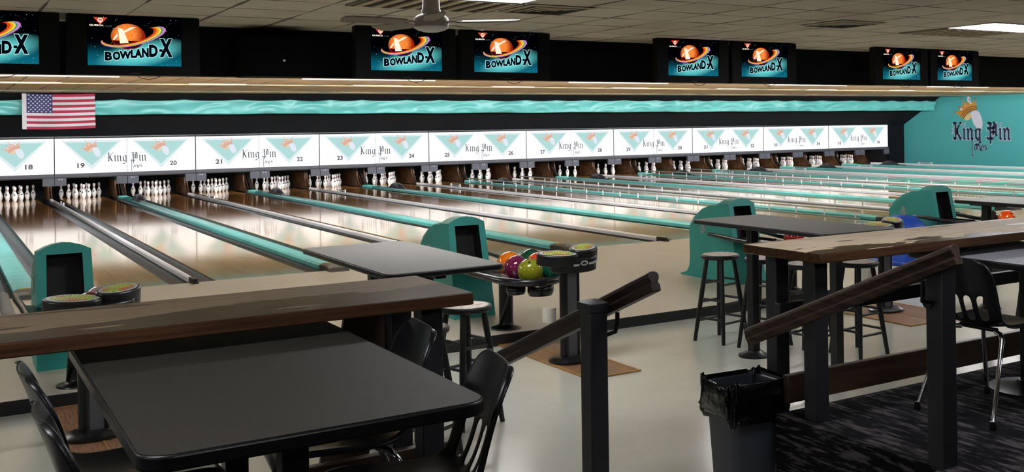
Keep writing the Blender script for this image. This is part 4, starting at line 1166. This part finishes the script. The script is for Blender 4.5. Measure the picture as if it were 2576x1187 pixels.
# ------------------------------------------------------------------ stair handrails
RAILW = M('rail_wood_dark', '#2a1712', .42, spec=.3, var=.45, vscale=5, vstretch=(8, .6, 8), col2='#170e0c')
RAILW2 = M('rail_wood_worn', '#4a3527', .5, spec=.25, var=.6, vscale=6, vstretch=(9, .7, 9), col2='#221813')
def handrail(x, y0, z0, y1, z1, px, py, ptop, pbase, mat, label, brk, bx):
    t = thing('handrail', (px, py, pbase), 0, label, 'handrail', 'stair handrails')
    o = Vector((px, py, pbase))
    a = Vector((x, y0, z0))-o; b = Vector((x, y1, z1))-o; d = (b-a).normalized(); r = Vector((1, 0, 0)); u = r.cross(d)
    if u.z < 0: u = -u
    prof = [(-.022, -.043), (.022, -.043), (.025, -.016), (.018, -.004), (.025, .010), (.029, .022), (.024, .036), (.010, .043), (-.010, .043), (-.024, .036), (-.029, .022), (-.025, .010), (-.018, -.004), (-.025, -.016)]
    m = MB(); n = len(prof)
    m.add([a+r*p+u*q_ for p, q_ in prof]+[b+r*p+u*q_ for p, q_ in prof], [tuple(range(n)), tuple(range(n, 2*n))[::-1]]+[(i, (i+1) % n, n+(i+1) % n, n+i) for i in range(n)])
    m.build('rail', mat, t, bevel=.003, smooth=30)
    MB().box(-.044, .044, -.044, .044, 0, ptop-pbase-.03).build('post', M('bar_post_black'), t, bevel=.004)
    MB().box(-.050, .050, -.050, .050, ptop-pbase-.05, ptop-pbase-.012).add([(-.05, -.05, ptop-pbase-.012), (.05, -.05, ptop-pbase-.012), (.05, .05, ptop-pbase-.012), (-.05, .05, ptop-pbase-.012), (-.02, -.02, ptop-pbase), (.02, -.02, ptop-pbase), (.02, .02, ptop-pbase), (-.02, .02, ptop-pbase)],
        [(0, 1, 5, 4), (1, 2, 6, 5), (2, 3, 7, 6), (3, 0, 4, 7), (4, 5, 6, 7)]).build('post_cap', M('bar_post_black'), t, bevel=.003)
    for yb, sgn in brk:
        f = (yb-y0)/(y1-y0); c = Vector((x, yb, z0+(z1-z0)*f))-o-u*.05
        pts = [c+Vector((0, 0, 0)), c+Vector((0, 0, -.045)), c+Vector((-sgn*.005, .01, -.085)), c+Vector((bx-x-sgn*.0, .03, -.10))]
        MB().tube(pts, .010, 10).build('bracket', BLACKM, t)
        MB().lathe([(0, 0), (.028, 0), (.028, .006), (0, .008)], n=16).build('bracket_plate', BLACKM, t)
    for c_ in kids(t):
        if c_.name.startswith('bracket_plate'):
            c_.rotation_euler = (0, PI/2 if bx < x else -PI/2, 0); c_.location = ((bx-px), brk[0][0]-py+.03, z0+(z1-z0)*((brk[0][0]-y0)/(y1-y0))-.15-pbase)
    return t
handrail(.005, -9.43, 1.115, -7.75, .44, -.087, -9.09, 1.005, ZT, RAILW, 'dark wooden handrail on a black post between the two bars', ((-9.12, 1),), -.043)
handrail(.945, -10.215, 1.225, -8.905, .685, 1.075, -10.02, 1.19, ZT, RAILW2, 'worn brown handrail on black posts in front of the right bar', ((-10.02, -1),), 1.03)

# ------------------------------------------------------------------ shell chairs
def make_chair():
    t = thing('shell_chair', (0, 0, 0), 0, 'x', 'chair', 'black shell chairs')
    # side profile (x forward, z up), half width, curl
    pr = [(.235, .405, .17, .0), (.232, .430, .195, .0), (.205, .448, .208, .012), (.15, .450, .212, .02), (.07, .442, .212, .026), (-.02, .436, .208, .028), (-.10, .438, .203, .028),
          (-.155, .450, .200, .03), (-.190, .478, .198, .034), (-.210, .515, .198, .04), (-.226, .56, .198, .044), (-.240, .605, .199, .046), (-.256, .66, .199, .046), (-.272, .71, .195, .042),
          (-.286, .75, .183, .035), (-.295, .775, .160, .026), (-.300, .788, .120, .018)]
    U = [-1, -.97, -.88, -.66, -.44, -.28, -.08, .08, .28, .44, .66, .88, .97, 1]
    rows = []
    for i, (x, z, w, c) in enumerate(pr):
        a = pr[max(0, i-1)]; b = pr[min(len(pr)-1, i+1)]
        dx, dz = b[0]-a[0], b[1]-a[1]; L = math.hypot(dx, dz); nx, nz = -dz/L, dx/L     # toward the sitter
        if nx < 0 and z > .5: nx, nz = -nx, -nz
        if z < .5 and nz < 0: nx, nz = -nx, -nz
        r = []
        for u in U:
            k = c*abs(u)**2.2
            lip = -.02 if abs(u) > .985 else 0.0
            r.append((x+nx*(k+lip), u*w, z+nz*(k+lip)))
        rows.append(r)
    def skip(i, k): return i in (8, 9, 10) and k in (3, 5, 7, 9)
    sh = MB().grid(rows, skip=skip).build('seat_shell', CHAIRP, t, smooth=80)
    s = sh.modifiers.new('solid', 'SOLIDIFY'); s.thickness = .006; s.offset = 0
    s = sh.modifiers.new('sub', 'SUBSURF'); s.levels = 1; s.render_levels = 2
    for sy in (-1, 1):
        MB().tube([(.13, sy*.10, .43), (.15, sy*.15, .425), (.165, sy*.175, .40), (.235, sy*.205, .02)], .0115, 12).build('leg', CHROME, t)
        MB().tube([(-.10, sy*.10, .42), (-.13, sy*.15, .418), (-.15, sy*.175, .395), (-.298, sy*.225, .02)], .0115, 12).build('leg', CHROME, t)
    lg = [c for c in kids(t) if c.name.startswith('leg')]
    for c, (fx_, fy_) in zip(lg, ((.2365, -.2055), (-.3005, -.2258), (.2365, .2055), (-.3005, .2258))):
        MB().lathe([(0, 0), (.016, 0), (.016, .018), (.013, .04), (0, .04)], (fx_, fy_, 0), 12).build('foot_glide', BLACKP, c)
    for xx in (.13, -.10): MB().tube([(xx, -.11, .428), (xx, .11, .428)], .0115, 10).build('cross_tube', BLACKM, t)
    return t
ch = make_chair(); ch.location = (1.965, -9.585, ZP); ch.rotation_euler = (0, 0, .02)
ch['label'] = 'black shell chair with chrome legs on the carpet at the right edge'
dup(ch, (-1.365, -9.56, ZP), PI-.12, 'black shell chair on the right of the charcoal table, the one nearer the bar')
dup(ch, (-1.385, -10.17, ZP), PI-.22, 'black shell chair at the near right corner of the charcoal table')
dup(ch, (-1.985, -9.52, ZP), .03, 'black shell chair on the left of the charcoal table, the one nearer the bar')
dup(ch, (-1.985, -10.08, ZP), .02, 'black shell chair in the lower left corner of the photo')
dup(ch, (3.15, -9.70, ZP), PI, 'black shell chair beyond the table at the right edge, facing the camera side')

# ------------------------------------------------------------------ waste bin
t = thing('waste_bin', (.965, -8.83, ZT), math.radians(-3), 'charcoal waste bin lined with a shiny black bag beside the carpeted step', 'waste bin')
w, d, h = .170, .135, .545
def rr_ring(w, d, r, z, n=5): return [(x, y, z) for x, y in rrect(-w, w, -d, d, r, n)]
rows = [rr_ring(w*.78, d*.78, .04, 0), rr_ring(w*.80, d*.80, .04, .01), rr_ring(w*.97, d*.97, .045, h-.02), rr_ring(w*1.02, d*1.02, .045, h-.015), rr_ring(w*1.02, d*1.02, .045, h)]
m = MB(); m.grid(rows, closed=True); m.add(rows[0], [tuple(range(len(rows[0])))[::-1]])
o = m.build('body', M('bin_charcoal', '#3a3c43', .5, var=.12, vscale=6), t, smooth=50)
BAG = M('bag_black', '#050506', .18, spec=.7, bump=.9, bscale=14)
rb = random.Random(5); rows = []
prof_b = [(.80, .30), (.95, .42), (1.0, h-.02), (1.04, h+.012), (1.07, h+.004), (1.09, h-.05), (1.10, h-.11), (1.12, h-.155), (1.10, h-.175), (1.04, h-.178)]
nseg = 72
base = rrect(-w, w, -d, d, .05, 17)
for j, (k, z) in enumerate(prof_b):
    r = []
    for i, (x, y) in enumerate(base):
        a = 2*PI*i/len(base)
        amp = .010 if j > 3 else .006
        wob = amp*math.sin(5*a+j*.9)+amp*.8*math.sin(11*a+j*1.7)+amp*.6*math.sin(19*a-j*2.2)+rb.uniform(-.002, .002)
        dz = (.012*math.sin(3*a+1)+.006*math.sin(9*a)) if j > 2 else 0
        if j >= 7: dz += .028*math.sin(2*a+2.2)+.014*math.sin(6*a)
        L = math.hypot(x, y); r.append((x*k+x/L*wob, y*k+y/L*wob, z+dz))
    rows.append(r)
MB().grid(rows, closed=True).build('bag', BAG, t, smooth=75)
